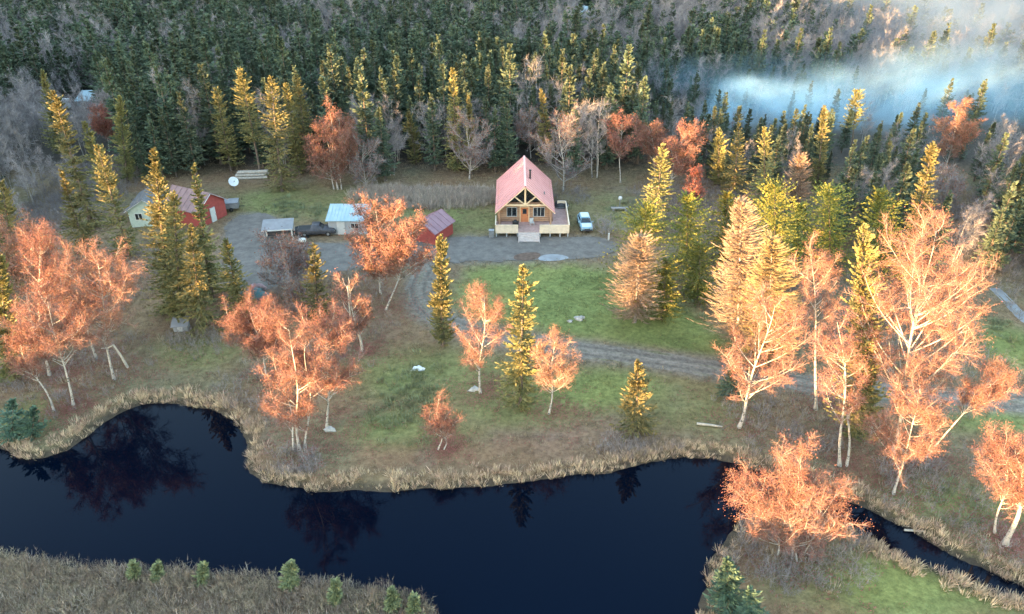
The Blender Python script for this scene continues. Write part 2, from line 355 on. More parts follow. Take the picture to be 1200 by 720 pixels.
# gravel road and yards
mat('gravel', (.080, .070, .064), .92, col2=(.165, .146, .134), scale=.8, bump=.8, bscale=12)
MATS['gravel'].node_tree.nodes['Noise Texture'].inputs['Detail'].default_value = 9; MATS['gravel'].node_tree.nodes['Noise Texture'].inputs['Roughness'].default_value = .7
N = MATS['gravel'].node_tree.nodes
def strip(line, w0, z, name, label, mt='gravel'):
    a_ = np.asarray(line); t = np.gradient(a_, axis=0); nrm = np.stack([-t[:, 1], t[:, 0]], -1); nrm /= np.linalg.norm(nrm, axis=1)[:, None]
    K = 14; v = []; rs = np.random.RandomState(3)
    for k in range(K+1):
        o_ = (k/K-.5)*2*w0
        jit = (fbm(a_[:, 0], a_[:, 1]+k*9, 1.2, 60+k)-.5)*(.9 if k in (0, K) else 0)
        zz = z+.015*np.cos((k/K-.5)*6.28)-(.035 if k in (0, K) else 0)-(.02 if k in (3, 4, 10, 11) else 0)
        v.append(np.c_[a_+nrm*(o_+jit)[:, None] if hasattr(jit, 'shape') else a_+nrm*o_, np.full(len(a_), zz)])
    n_ = len(a_); m_ = MB(); V = np.concatenate(v); k = np.arange(n_-1)
    P = np.concatenate([np.stack([c*n_+k, c*n_+k+1, (c+1)*n_+k+1, (c+1)*n_+k], -1)[:, ::-1] for c in range(K)])
    m_.add(V, P, 0, True); o = m_.build(name, mt)
    tone = np.concatenate([np.full(n_, {3: .80, 4: .78, 10: .78, 11: .80, 6: 1.05, 7: 1.10, 8: 1.05, 0: 1.1, 14: 1.1}.get(c, 1.0))*(.8+.4*fbm(a_[:, 0]+c*.3, a_[:, 1], 1.5, 400+c)) for c in range(K+1)])
    grs = np.concatenate([np.clip((fbm(a_[:, 0]+c, a_[:, 1], 2.5, 420)-.45)*3, 0, 1)*(.55 if c in (6, 7, 8) else .9 if c in (0, 1, 13, 14) else 0) for c in range(K+1)])
    c4 = np.array([.158, .138, .120])[None]*tone[:, None]; c4 = c4*(1-grs[:, None])+np.array([.13, .125, .065])[None]*grs[:, None]
    ca_ = o.data.attributes.new('tint', 'FLOAT_COLOR', 'POINT'); ca_.data.foreach_set('color', np.c_[c4, np.ones(len(c4))].astype(np.float32).ravel()); o['kind'] = 'structure'; o['label'] = label
def resample(p, step, closed=False):
    p = np.asarray(p, float); q = np.vstack([p, p[:1]]) if closed else p
    s_ = np.r_[0, np.cumsum(np.linalg.norm(np.diff(q, axis=0), axis=1))]; t = np.arange(0, s_[-1], step)
    return np.c_[np.interp(t, s_, q[:, 0]), np.interp(t, s_, q[:, 1])]
mat('pale_gravel_puddle', (.17, .175, .19), .8, col2=(.24, .25, .265), scale=.8)  # gravel of the track, and the puddle's painted sky reflection
strip(resample(STREAM, .6), .75, .03, 'track', 'pale narrow track at the right edge', 'pale_gravel_puddle')
MATS['ground_cover'] = gm
strip(resample(ROAD, .6), 1.5, .045, 'road', 'gravel driveway curving past the lawn to the right', 'ground_cover')
def sheet(poly, z, name, label, mt='gravel', jit=.9, step=.5):
    p = resample(poly, step, True); c = p.mean(0); d = (p-c)/np.linalg.norm(p-c, axis=1)[:, None]
    p = p+d*((fbm(p[:, 0], p[:, 1], 1.3, 77)-.5)*2*jit)[:, None]
    bm = bmesh.new(); f = bm.faces.new([bm.verts.new((q[0], q[1], z)) for q in p]); f.normal_update()
    if f.normal.z < 0: f.normal_flip()
    bmesh.ops.triangulate(bm, faces=[f]); me = bpy.data.meshes.new(name); bm.to_mesh(me); bm.free(); me.materials.append(MATS[mt])
    o = link(bpy.data.objects.new(name, me)); o['kind'] = 'structure'; o['label'] = label; return o
sheet(YARD_R, .055, 'driveway', 'gravel forecourt in front of the cabin')
sheet(YARD_L, .050, 'yard', 'grey gravel parking yard beside the red house')
mat('mud_patch', (.10, .065, .05), .9, var=.3, scale=2)
sheet(smooth_poly(GP([(603, 299), (618, 296), (634, 297), (632, 304), (615, 306), (602, 305)]), 2), .062, 'mud_patch', 'brown muddy patch at the edge of the forecourt', 'mud_patch', .2, .3)
sheet(smooth_poly(GP([(632, 301), (646, 298), (664, 300), (668, 304), (648, 307), (630, 306)]), 2), .066, 'puddle_patch', 'pale puddle beside the muddy patch, sky reflection in its colour', 'pale_gravel_puddle', .2, .3)  # a puddle, its reflection of the sky put into the pale bluish colour

# unseen ridge added behind the viewer, crest shaped to keep the low sun off
dv = np.array([math.sin(SUN_A), math.cos(SUN_A)]); pv = np.array([-math.cos(SUN_A), math.sin(SUN_A)])
PP = np.arange(-260, 520, 3.0); QQ = np.array([-34, -24, -14, -6, -2, 2, 6, 14, 24, 34.])
prof = np.array([0, .30, .62, .88, .98, 1, .9, .62, .3, 0])
hp = np.interp(PP, [-260, 0, 38, 60, 70, 75, 80, 84, 94, 98, 100, 104, 110, 116, 122, 126, 140, 520], [11, 11, 11.2, 12.2, 13.2, 12.6, 14, 21, 23, 20.5, 15, 17, 22, 20, 18.5, 27, 36, 38])  # crest heights set tree by tree for how far down sunlight reaches
P_, Q_ = np.meshgrid(PP, QQ); Hh = prof[:, None]*(hp+(fbm(PP, PP*0, 9, 91)-.5)*1.6+(vnoise(PP, PP*0, 3.1, 95)-.5)*1.2)[None, :]
bx = dv[0]*(Q_-88)+pv[0]*P_; by = dv[1]*(Q_-88)+pv[1]*P_
n_ = len(PP); i = np.arange(len(QQ)-1)[:, None]*n_; j = np.arange(n_-1)[None, :]
mat('shade_ridge_cover', (.05, .05, .035), .95, var=.4, scale=.15)
mb = MB(); mb.add(np.stack([bx, by, Hh-.6], -1).reshape(-1, 3), np.stack([i+j, i+j+1, i+n_+j+1, i+n_+j], -1).reshape(-1, 4)[:, ::-1], 0, True)
shade_ridge = mb.build('shade_ridge', 'shade_ridge_cover'); shade_ridge['kind'] = 'structure'; shade_ridge['label'] = 'unseen ridge added to hold the low sun off'

# ------------------------------------------------------------------ tree builders (crown + trunk as two meshes)
def conifer(h, R, seed, dens=15, sprays=13, cb=0.06, prof=0.8, spray=(0.42, 0.17), droop=-0.28, rise=0.55, lean=(0, 0), top_club=0.0, egg=False, clump=0.35, upturn=0.18, thin=False, nd='spruce_needles', bark='spruce_bark', rand=1.0, trunk_r=None):
    rs = np.random.RandomState(seed)
    nb = int(dens*h*(1-cb)); t = np.sort(rs.rand(nb))**0.93; zb = h*(cb+(0.992-cb)*t); az = rs.rand(nb)*2*math.pi
    if egg: pr = np.sqrt(np.clip(1-((t-.36)/.66)**2, 0, 1))*(.55+.45*(1-t)) + .03
    else: pr = (1-t)**prof*np.clip(.55+t*5, 0, 1) + .035
    if top_club: pr = pr + top_club*np.exp(-((t-.9)/.07)**2)*.5
    lump = 1-clump+2*clump*vnoise(zb*1.1, az*R*.9, .55, seed+1)
    side = 1+.22*np.sin(az+seed)*np.cos(t*5+seed)
    r = R*pr*lump*side*(0.70+.38*rs.rand(nb)); gap = vnoise(zb*1.4+31, az*1.3*np.clip(R, .8, 2), .7, seed+9); r = np.where(gap < .27, r*.55, r); r = np.maximum(r, .12)
    long_ = rs.rand(nb) < .09; r[long_] *= 1.0+.5*rs.rand(long_.sum())
    slope = droop+(rise-droop)*t**1.6+(rs.rand(nb)-.5)*.22
    S = np.linspace(.12, 1, sprays)[None, :]*np.ones((nb, 1)); S = np.clip(S+(rs.rand(nb, sprays)-.5)*.10, .05, 1.02)
    lx = lean[0]*(zb/h)**1.15; ly = lean[1]*(zb/h)**1.15
    hx, hy = np.cos(az), np.sin(az)
    curve = slope[:, None]*S+upturn*(S**2.5)
    px_ = lx[:, None]+hx[:, None]*r[:, None]*S; py_ = ly[:, None]+hy[:, None]*r[:, None]*S; pz_ = zb[:, None]+r[:, None]*curve
    base = np.stack([px_, py_, pz_], -1).reshape(-1, 3)
    n = len(base); sg = np.where(np.arange(sprays) % 2 == 0, 1, -1)[None, :]*np.ones((nb, 1))
    ang = az[:, None]+sg*(.75-.45*S)*(.6+.8*rs.rand(nb, sprays)); dz = slope[:, None]+upturn*2.5*S**1.5-.10+(rs.rand(nb, sprays)-.5)*.5
    d = np.stack([np.cos(ang), np.sin(ang), dz], -1).reshape(-1, 3); d /= np.linalg.norm(d, axis=1)[:, None]
    ln = (spray[0]*(.65+.7*rs.rand(n))*np.clip(.5+np.repeat(r, sprays)/max(R, .1), .55, 1.15))
    perp = np.cross(d, np.array([0, 0, 1.])); perp /= np.linalg.norm(perp, axis=1)[:, None]+1e-9
    up = np.cross(perp, d); ro = (rs.rand(n)-.5)*3.0*rand
    perp = perp*np.cos(ro)[:, None]+up*np.sin(ro)[:, None]
    m_ = MB()
    if thin: m_.spikes(base, d*ln[:, None], perp, spray[1]*(.6+.8*rs.rand(n)))
    else: m_.diamonds(base, d*ln[:, None], perp, spray[1]*(.7+.6*rs.rand(n)))
    if thin:   # bare branches need their own wood
        e = np.stack([lx+hx*r, ly+hy*r, zb+r*(slope+upturn)], -1); s0 = np.stack([lx, ly, zb], -1); pe = np.stack([-hy, hx, 0*hx], -1)
        m_.spikes(s0, e-s0, pe, .05)
    zz = np.linspace(0, h*.985, 9); tr = trunk_r or (.05+.011*h)
    k_ = MB(); k_.tube(np.stack([lean[0]*(zz/h)**1.15, lean[1]*(zz/h)**1.15, zz-.15], -1), tr*(1-zz/h*.93)*np.where(zz < .1, 1.25, 1), 7)
    cm = m_.mesh('crown', [MATS[nd]]); tm = k_.mesh('trunk', [MATS[bark]])
    return tm, cm

def bez(a, c, b_, n):
    t = np.linspace(0, 1, n)[:, None]; return (1-t)**2*a+2*t*(1-t)*c+t*t*b_

def broadleaf(h, W, seed, cb=0.35, lean=(0, 0), lexp=1.2, stems=((0, 0, 0, 0, 1.0),), nl=16, n2=7, n3=9, leaves=7, leaf=(0.17, 0.12), sig=0.34, twig=(0.75, 0.035), tr=None, depth=0.85,
              leafm='birch_leaves', twigm='birch_twigs', bark='birch_bark', bottom_bare=0.25, limbk=1.0, wob=0.3, updir=0.9, leafcut=0.0, top_pow=1.0):
    """stems: (dx base, dy base, dx top, dy top, height share)"""
    rs = np.random.RandomState(seed); T = MB(); K = MB()
    tr = (tr or (.045+.0075*h))*.85; rx, ry, rz = W/2, W/2*depth, h*(1-cb)/2
    b2 = []; d2 = []; l2 = []
    for si, (bx_, by_, tx_, ty_, hs) in enumerate(stems):
        hh = h*hs; ph = rs.rand(4)*6.28
        def axis(z):
            t = np.clip(np.asarray(z, float)/hh, 0, 1)
            return np.stack([bx_+(lean[0]+tx_-bx_*.0)*t**lexp+wob*np.sin(t*5+ph[0])*t*(1-t)*2, by_+(lean[1]+ty_)*t**lexp+wob*np.sin(t*4+ph[1])*t*(1-t)*2, t*hh-.12*(1-t)], -1)
        zz = np.linspace(0, hh*.88, 14)
        T.tube(axis(zz), tr*(1-zz/hh*1.02)*(1+.5*np.exp(-zz/.35))*(1 if si == 0 else .8), 7)
        share = max(4, int(nl/len(stems)))
        for k in range(share):
            while True:
                q = rs.randn(3); q /= np.linalg.norm(q); rad = rs.uniform(.45, 1.0)**.6
                e = q*rad
                if e[2] > -.85: break
            zc_ = hh*(1+cb)/2; ez = zc_+e[2]*hh*(1-cb)/2
            c0 = axis(np.array([ez*.97]))[0]
            taper = 1 if top_pow == 1 else np.clip((1-ez/hh)*top_pow, .2, 1)
            tip = np.array([c0[0]+e[0]*rx*taper/(.6+.4*len(stems)**.5), c0[1]+e[1]*ry*taper/(.6+.4*len(stems)**.5), ez])
            hd = math.hypot(tip[0]-c0[0], tip[1]-c0[1])
            zs = np.clip(ez-hd*updir*rs.uniform(.7, 1.3)-.4, h*max(.12, cb*.62), hh*.93)
            s0 = axis(np.array([zs]))[0]; mid = (s0+tip)/2+np.array([(tip[0]-s0[0])*.18, (tip[1]-s0[1])*.18, -.02*h*rs.rand()])+rs.randn(3)*.12
            P = bez(s0, mid, tip, 8); ll = np.linalg.norm(tip-s0)
            r0 = limbk*min(tr*(1-zs/hh*.85)*.5, .018+.014*ll)
            T.tube(P, np.linspace(r0, .012, 8), 5)
            m2 = max(3, int(n2*np.clip(ll/2.5, .5, 1.6)))
            for s_ in np.linspace(.3, 1, m2)+rs.randn(m2)*.04:
                s_ = min(max(s_, .2), 1); p0 = P[int(round(s_*7))]; tg = P[min(7, int(round(s_*7))+1)]-P[max(0, int(round(s_*7))-1)]
                tg /= np.linalg.norm(tg)+1e-9; dr = tg*.7+rs.randn(3)*.55+np.array([0, 0, .25]); dr /= np.linalg.norm(dr)
                L2 = np.clip(ll*.34, .5, 1.5)*rs.uniform(.6, 1.2); e2 = p0+dr*L2
                T.tube(bez(p0, (p0+e2)/2+rs.randn(3)*.06, e2, 4), np.linspace(.017, .006, 4), 3)
                b2.append(p0); d2.append(dr); l2.append(L2)
    b2 = np.array(b2); d2 = np.array(d2); l2 = np.array(l2); n = len(b2)
    s3 = rs.uniform(.15, 1.05, (n, n3)); p3 = (b2[:, None]+d2[:, None]*(l2[:, None]*s3)[..., None]).reshape(-1, 3)
    v3 = (d2[:, None]*.75+rs.randn(n, n3, 3)*.55+np.array([0, 0, .12])).reshape(-1, 3); v3 /= np.linalg.norm(v3, axis=1)[:, None]
    l3 = twig[0]*rs.uniform(.5, 1.25, len(p3)); pr_ = rs.randn(len(p3), 3); pr_ -= (pr_*v3).sum(1)[:, None]*v3; pr_ /= np.linalg.norm(pr_, axis=1)[:, None]
    K.spikes(p3, v3*l3[:, None], pr_, twig[1]*rs.uniform(.6, 1.2, len(p3)), 0)
    if leaves:
        m_ = int(len(p3)*leaves)
        idx = rs.randint(0, len(p3), m_); q = p3[idx]+v3[idx]*(l3[idx]*rs.uniform(.1, 1.1, m_))[:, None]+rs.randn(m_, 3)*sig*np.array([1, 1, .8])*.5
        keep = np.ones(m_, bool)
        zc0 = h*cb; frac = np.clip((q[:, 2]-zc0)/(h*bottom_bare+1e-6), 0, 1); keep &= rs.rand(m_) < (.12+.88*frac)
        if leafcut: keep &= vnoise(q[:, 0]*1.0+q[:, 1]*.6, q[:, 2], 1.2, seed+7) > leafcut
        q = q[keep]; m_ = len(q)
        dv_ = rs.randn(m_, 3); dv_ /= np.linalg.norm(dv_, axis=1)[:, None]; pv_ = np.cross(dv_, rs.randn(m_, 3)); pv_ /= np.linalg.norm(pv_, axis=1)[:, None]+1e-9
        K.diamonds(q, dv_*(leaf[0]*rs.uniform(.6, 1.3, m_))[:, None], pv_, leaf[1]*rs.uniform(.6, 1.3, m_), 1)
    return T.mesh('trunk', [MATS[bark]]), K.mesh('crown', [MATS[twigm], MATS[leafm]])

def plant_tree(name, meshes, label, cat, loc, group=None, rz=0.0, sc=1.0):
    r = thing(name, label, cat, loc, rz, group); r.scale = (sc, sc, sc) if not isinstance(sc, tuple) else sc
    part('trunk', meshes[0], r); part('crown', meshes[1], r); return r

NAMED = []   # (x, y, keep-clear radius)
def spot(bpx, tpx, wpx):
    x, y = G(*bpx); h = ZAT(y, tpx[1]); zt = ZC(y, h); dx = (tpx[0]-600)/FPX*zt-x; W = wpx/FPX*ZC(y, h*.5)
    NAMED.append((x, y, max(1.2, W*.42))); return x, y, h, W, dx

# --- the spruces one can tell apart (foot, tip, width in the survey; label)
GS = 'spruces around the clearing and pond'
SPRUCES = [
 ((610, 476), (613, 312), 50, 'tall slim spruce lit gold on its left, on open grass between two orange birches', {}),
 ((745, 506), (748, 423), 58, 'short wide cone-shaped spruce at the water edge below the driveway', {'prof': .95, 'dens': 20, 'droop': -.35}),
 ((519, 405), (516, 276), 30, 'very narrow golden spruce beside the bend of the gravel driveway', {'top_club': .3}),
 ((202, 368), (180, 172), 56, 'tallest golden spruce in the cluster standing in front of the red house', {'clump': .5}),
 ((214, 378), (203, 224), 50, 'bushy yellow spruce second from left in the cluster before the red house', {}),
 ((238, 388), (223, 263), 58, 'spruce with golden tip and broad dark green skirt beside the small grey shed', {'prof': .95}),
 ((249, 350), (227, 191), 44, 'dark green spruce with a thin golden spire overlapping the red house wall', {'prof': 1.05}),
 ((285, 376), (264, 281), 46, 'smaller golden spruce right of the cluster, beside the teal tarp heap', {}),
 ((152, 302), (113, 169), 44, 'leaning golden spruce standing alone left of the pale green house', {}),
 ((104, 302), (71, 199), 46, 'dark spruce with only a pale lit tip, left of the lone golden spruce', {'prof': 1.1}),
 ((108, 268), (62, 106), 34, 'golden column spruce in the mauve thicket near the far left blue roof', {'top_club': .2}),
 ((74, 185), (49, 82), 28, 'small golden topped spruce next to the far left blue roof', {}),
 ((128, 232), (98, 143), 24, 'half lit thin spruce below the rusty orange birch at left', {}),
 ((150, 215), (140, 112), 30, 'green spruce with a golden left edge behind the rusty orange birch', {}),
 ((22, 345), (2, 212), 44, 'gold lit spruce at the left picture edge above the orange birches', {}),
 ((14, 445), (0, 300), 44, 'yellow green spruce cut by the left picture edge among the orange birches', {}),
 ((271, 200), (253, 103), 28, 'narrow gold edged spruce left of the tall gold spire by the log pile', {}),
 ((306, 206), (281, 79), 32, 'gold spire spruce with a bare pale lower trunk behind the log pile', {'cb': .33}),
 ((331, 224), (317, 89), 42, 'dark spruce with a gold top standing at the grass edge by the log pile', {'clump': .5}),
 ((352, 205), (334, 97), 22, 'thin gold tipped spruce squeezed behind the dark gold topped spruce', {}),
 ((363, 198), (347, 87), 34, 'gold topped spruce touching the big orange birch behind the yard', {}),
 ((536, 200), (530, 79), 30, 'gold topped spruce rising left of the cabin against the dark forest', {'top_club': .2}),
 ((553, 205), (549, 112), 18, 'thin gold spike of a spruce in the mauve birch left of the cabin', {}),
 ((488, 192), (478, 128), 20, 'faint yellow spruce in the shade of the forest left of the cabin', {}),
 ((374, 374), (366, 286), 38, 'small orange gold spruce beside the mauve birch below the yard', {'dens': 18}),
 ((642, 192), (634, 104), 22, 'slim gold tipped spruce behind the pink cabin roof', {}),
 ((767, 268), (777, 169), 42, 'pale gold spruce beside the rust red shrub right of the car', {'clump': .5}),
 ((896, 244), (895, 149), 46, 'broad gold and green spruce under the smoke between two groves', {'prof': .9}),
 ((957, 222), (966, 124), 24, 'narrow gold spruce standing up into the smoke', {'top_club': .2}),
 ((860, 226), (866, 144), 44, 'dark green spruce with lit edges just below the smoke', {'prof': 1.0}),
 ((842, 218), (842, 151), 26, 'small gold tipped spruce beside the dark spruce below the smoke', {}),
 ((996, 192), (1004, 106), 26, 'dark bushy topped spruce with bare trunk seen against the smoke', {'cb': .5, 'prof': .45}),
 ((1060, 335), (1093, 167), 34, 'bright yellow leaning spruce left of the large orange birch', {'top_club': .25, 'clump': .55}),
 ((1002, 515), (1012, 264), 58, 'dense yellow spruce behind the twin trunked orange birch', {'clump': .5}),
 ((1010, 505), (1018, 348), 36, 'small lemon yellow spruce at the left foot of the large orange birch', {}),
 ((884, 432), (884, 362), 44, 'short gold spruce in front of the pale larches', {'prof': .9, 'dens': 18}),
]
for k, (bp_, tp_, w_, lab, kw) in enumerate(SPRUCES):
    x, y, h, W, dx = spot(bp_, tp_, w_)
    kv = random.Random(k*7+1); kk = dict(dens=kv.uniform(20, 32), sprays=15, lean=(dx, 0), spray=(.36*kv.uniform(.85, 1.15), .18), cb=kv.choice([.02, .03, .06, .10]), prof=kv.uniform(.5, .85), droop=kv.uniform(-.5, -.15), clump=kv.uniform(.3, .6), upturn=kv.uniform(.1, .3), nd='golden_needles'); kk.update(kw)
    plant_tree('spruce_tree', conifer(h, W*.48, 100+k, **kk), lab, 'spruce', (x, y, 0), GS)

GP_ = 'leafy green pines right of the lawn'
PINES = [
 ((752, 330), (757, 238), 62, 'round topped green pine behind the peach larch on the lawn', {}),
 ((804, 312), (806, 229), 52, 'golden pine standing left of the tall peach larch', {}),
 ((817, 352), (821, 287), 48, 'low green pine between the lawn larch and the tall peach larch', {}),
 ((775, 375), (782, 305), 46, 'yellow green pine tucked against the right side of the lawn larch', {}),
 ((850, 306), (852, 226), 44, 'green pine behind the tip of the tall peach larch', {}),
 ((906, 332), (908, 217), 74, 'wide dark green pine behind the yellow larch', {}),
 ((972, 312), (971, 219), 62, 'olive gold pine above the red orange birch', {}),
 ((1030, 328), (1030, 224), 54, 'green pine with a gilded top beside the bright yellow leaning spruce', {}),
 ((935, 300), (938, 240), 40, 'deep green pine between the wide pine and the olive gold pine', {}),
]
for k, (bp_, tp_, w_, lab, kw) in enumerate(PINES):
    x, y, h, W, dx = spot(bp_, tp_, w_)
    plant_tree('pine_tree', conifer(h, W*.60, 300+k, dens=46, sprays=13, egg=True, spray=(.26, .17), rise=.5, droop=-.15, clump=.75, lean=(dx, 0), nd='pine_needles', upturn=.12), lab, 'pine', (x, y, 0), GP_)

GL = 'pale larches right of the lawn'
LARCHES = [
 ((744, 378), (750, 277), 78, 'egg shaped peach larch alone on the lawn', 'larch_twigs'),
 ((864, 400), (868, 234), 76, 'tall peach larch at the right end of the lawn', 'larch_twigs'),
 ((898, 425), (905, 277), 84, 'straw yellow larch overlapping the tall peach larch', 'larch_yellow'),
 ((930, 262), (938, 181), 40, 'small pale peach larch between the pines under the smoke', 'larch_twigs'),
]
for k, (bp_, tp_, w_, lab, nd) in enumerate(LARCHES):
    x, y, h, W, dx = spot(bp_, tp_, w_)
    plant_tree('larch_tree', conifer(h, W*.46, 400+k, dens=60, sprays=24, egg=True, thin=True, spray=(.42, .062), droop=-.12, rise=.35, clump=.25, upturn=.22, lean=(dx, 0), cb=.05, nd=nd, bark='grey_bark', rand=1.4), lab, 'larch', (x, y, 0), GL)

GB = 'orange birches around the clearing and pond'
BIRCHES = [
 ((563, 461), (567, 329), 62, 'egg shaped orange birch by the slim golden spruce, white trunk with a pale stone', dict(cb=.22, depth=.9, leaves=9)),
 ((643, 485), (656, 382), 58, 'small salmon birch right of the tall slim spruce on open grass', dict(cb=.40, leaves=7)),
 ((513, 527), (521, 463), 36, 'smallest orange birch with a crooked twin trunk near the shore', dict(cb=.42, stems=((0, 0, -.2, 0, 1), (.5, 0, .2, 0, .85)), leaves=8)),
 ((383, 502), (386, 360), 84, 'right hand orange birch of the shore pair, single white trunk and pale stone', dict(cb=.30, nl=20)),
 ((351, 527), (338, 364), 84, 'left hand orange birch of the shore pair, many stems rising from the reeds', dict(cb=.10, nl=30, stems=((0, 0, 0, 0, 1), (-.5, 0, -1.4, 0, .8), (.4, .3, .9, .5, .9)))),
 ((313, 442), (290, 352), 76, 'round headed orange birch behind the pond shore, left of the shore pair', dict(cb=.42, leaves=13, nl=26)),
 ((446, 345), (440, 228), 84, 'tall orange birch in front of the pale blue roofed shed', dict(cb=.16, nl=24)),
 ((452, 363), (490, 252), 62, 'orange birch leaning right across the mauve roofed shed', dict(cb=.38, lexp=1.0)),
 ((424, 412), (406, 317), 36, 'thin mauve pink birch next to the white dead trunk', dict(cb=.2, leaves=3)),
 ((336, 348), (326, 270), 72, 'mauve birch with a small orange top in front of the post roofed lean-to', dict(cb=.2, leaves=5, bottom_bare=.6, twigm='bare_twigs')),
 ((396, 222), (384, 119), 84, 'wide orange birch at the forest edge behind the yard', dict(cb=.10, nl=36, bottom_bare=.5, leaves=11, stems=((0, 0, 0, 0, 1), (-.6, 0, -.8, 0, .9), (.6, 0, .8, 0, .95)))),
 ((428, 222), (426, 158), 40, 'mauve bare birch touching the wide orange birch behind the yard', dict(cb=.1, leaves=1.5, twigm='bare_twigs')),
 ((550, 210), (548, 124), 56, 'mauve birch with pink top at the forest edge left of the cabin', dict(cb=.12, leaves=3, bottom_bare=.8, twigm='bare_twigs')),
 ((660, 224), (655, 126), 64, 'wide mauve birch with pinkish flush just behind the cabin', dict(cb=.12, leaves=2.0, bottom_bare=.8, twigm='bare_twigs')),
 ((622, 185), (620, 122), 36, 'pink tinged birch peeping over the ridge of the cabin roof', dict(cb=.2, leaves=3, twigm='bare_twigs')),
 ((727, 214), (728, 129), 40, 'orange topped birch with long bare white trunk at the forest edge right of the cabin', dict(cb=.48, leaves=6)),
 ((768, 205), (757, 134), 44, 'orange fan shaped birch second right of the cabin at the forest edge', dict(cb=.30, leaves=8)),
 ((784, 222), (806, 143), 60, 'orange birch leaning right behind the pale gold spruce', dict(cb=.30, leaves=8, lexp=1.0)),
 ((1106, 205), (1126, 112), 44, 'fiery orange birch standing high against the smoke at right', dict(cb=.25, leaves=9)),
 ((956, 480), (947, 277), 60, 'red orange birch between the straw larch and the dense yellow spruce', dict(cb=.62, leaves=7, leafcut=.25)),
 ((866, 501), (912, 335), 100, 'broad orange birch with curved white trunk leaning right from the shore', dict(cb=.30, nl=20, lexp=.55, tr=.19, leaves=7, leafcut=.25)),
 ((984, 546), (978, 352), 78, 'tall orange birch with two white trunks above the creek', dict(cb=.34, nl=18, leaves=6, leafcut=.28, stems=((0, 0, 0, 0, 1), (.6, 0, .8, 0, .9)))),
 ((1046, 532), (1104, 247), 150, 'largest orange birch, tree with many white limbs fanning out at right', dict(cb=.30, nl=30, n2=9, tr=.22, lexp=1.0, updir=1.3, leaves=6.5, limbk=1.1, leafcut=.3)),
 ((1047, 579), (1086, 447), 92, 'orange birch with a crooked white trunk by the creek bank', dict(cb=.34, nl=20, lexp=.9, leafcut=.28)),
 ((1083, 538), (1176, 428), 60, 'birch with a long bare trunk leaning hard right over the driveway', dict(cb=.66, lexp=1.0, leaves=9, wob=.1)),
 ((1166, 625), (1176, 508), 76, 'orange birch by the creek at the right picture edge', dict(cb=.34, nl=18)),
 ((1178, 638), (1212, 520), 50, 'thick white trunked birch cut off by the right picture edge', dict(cb=.5, lexp=.9, tr=.26)),
 ((928, 654), (942, 500), 108, 'wide bushy orange birch on the grassy point between pond and creek', dict(cb=.06, nl=48, tr=.10, bottom_bare=.6, leaves=12, leafcut=.3, updir=1.6, stems=((0, 0, 0, 0, 1), (-1, .2, -2.0, 0, .72), (1, .3, 1.2, 0, .72), (.3, -.3, -.8, -.4, .85)))),
 ((63, 482), (14, 378), 48, 'low orange birch at the left picture edge with a leaning forked white trunk', dict(cb=.50, lexp=1.0)),
 ((86, 475), (50, 330), 88, 'orange birch leaning left above the reeds on the left shore', dict(cb=.42, lexp=1.0, nl=20)),
 ((113, 420), (72, 286), 72, 'orange birch with a slanting trunk behind the left shore birches', dict(cb=.45, lexp=1.0)),
 ((134, 445), (112, 288), 96, 'large orange birch with a straight white trunk above the left shore', dict(cb=.40, nl=24)),
 ((58, 440), (44, 254), 52, 'reddish birch poking above the left shore birches', dict(cb=.45)),
 ((40, 385), (14, 246), 60, 'orange birch at the left picture edge below the gold lit spruce', dict(cb=.4)),
 ((128, 178), (115, 120), 24, 'small rusty orange birch deep in the shade below the far blue roof', dict(cb=.25, leafm='red_leaves', leaves=9)),
 ((815, 240), (816, 198), 18, 'rust red sapling behind the golden pine', dict(cb=.12, leafm='red_leaves', leaves=10, nl=10)),
 ((352, 366), (350, 322), 26, 'little mauve sapling beside the small orange gold spruce', dict(cb=.2, leaves=3, nl=10, twigm='bare_twigs')),
 ((1108, 250), (1112, 192), 40, 'drab olive birch just under the fiery orange birch', dict(cb=.1, leaves=2, twigm='bare_twigs')),
]
for k, (bp_, tp_, w_, lab, kw) in enumerate(BIRCHES):
    x, y, h, W, dx = spot(bp_, tp_, w_)
    kk = dict(lean=(dx, 0), nl=16, leaves=8); kk.update(kw); kk['nl'] = int(kk['nl']*1.5); kk['n3'] = 28; kk['leaves'] *= .40; kk['leaf'] = (.09, .06); kk['twig'] = (.72, .030); kk['wob'] = kk.get('wob', .95 if 'stems' in kk else .6); kk['cb'] = kk.get('cb', .35)*.88
    big = y < 66
    if not big: kk['leaf'] = (.18, .125); kk['leaves'] *= .6; kk['twig'] = (.85, .045)
    plant_tree('birch_tree', broadleaf(h, W, 500+k, **kk), lab, 'birch', (x, y, 0), GB)

# dead snag beside the thin mauve birch
x, y = G(425, 410); r = thing('dead_trunk', 'white dead forked trunk beside the thin mauve pink birch', 'dead tree', (x, y, 0))
m_ = MB(); P = np.array([(.0, 0, -.1), (-.15, 0, 1.8), (-.9, 0, 3.6), (-.8, 0, 6.0), (-.75, 0, 8.0)]); m_.tube(P, [.16, .14, .12, .09, .06], 7, cap=True)
m_.build('trunk', 'dead_wood', r)
for q in (np.array([(-.75, 0, 7.6), (-1.1, 0, 8.3), (-1.15, 0, 8.9)]), np.array([(-.75, 0, 7.7), (-.5, 0, 8.4), (-.55, 0, 9.0)]), np.array([(-.2, 0, 2.2), (.35, .1, 3.4), (.3, .1, 4.6)]), np.array([(-.85, 0, 4.5), (-1.3, .1, 5.2), (-1.5, .2, 5.9)])):
    m_ = MB(); m_.tube(q, np.linspace(.07, .03, 3), 5, cap=True); m_.build('branch', 'dead_wood', r)
NAMED.append((x, y, 1.0))

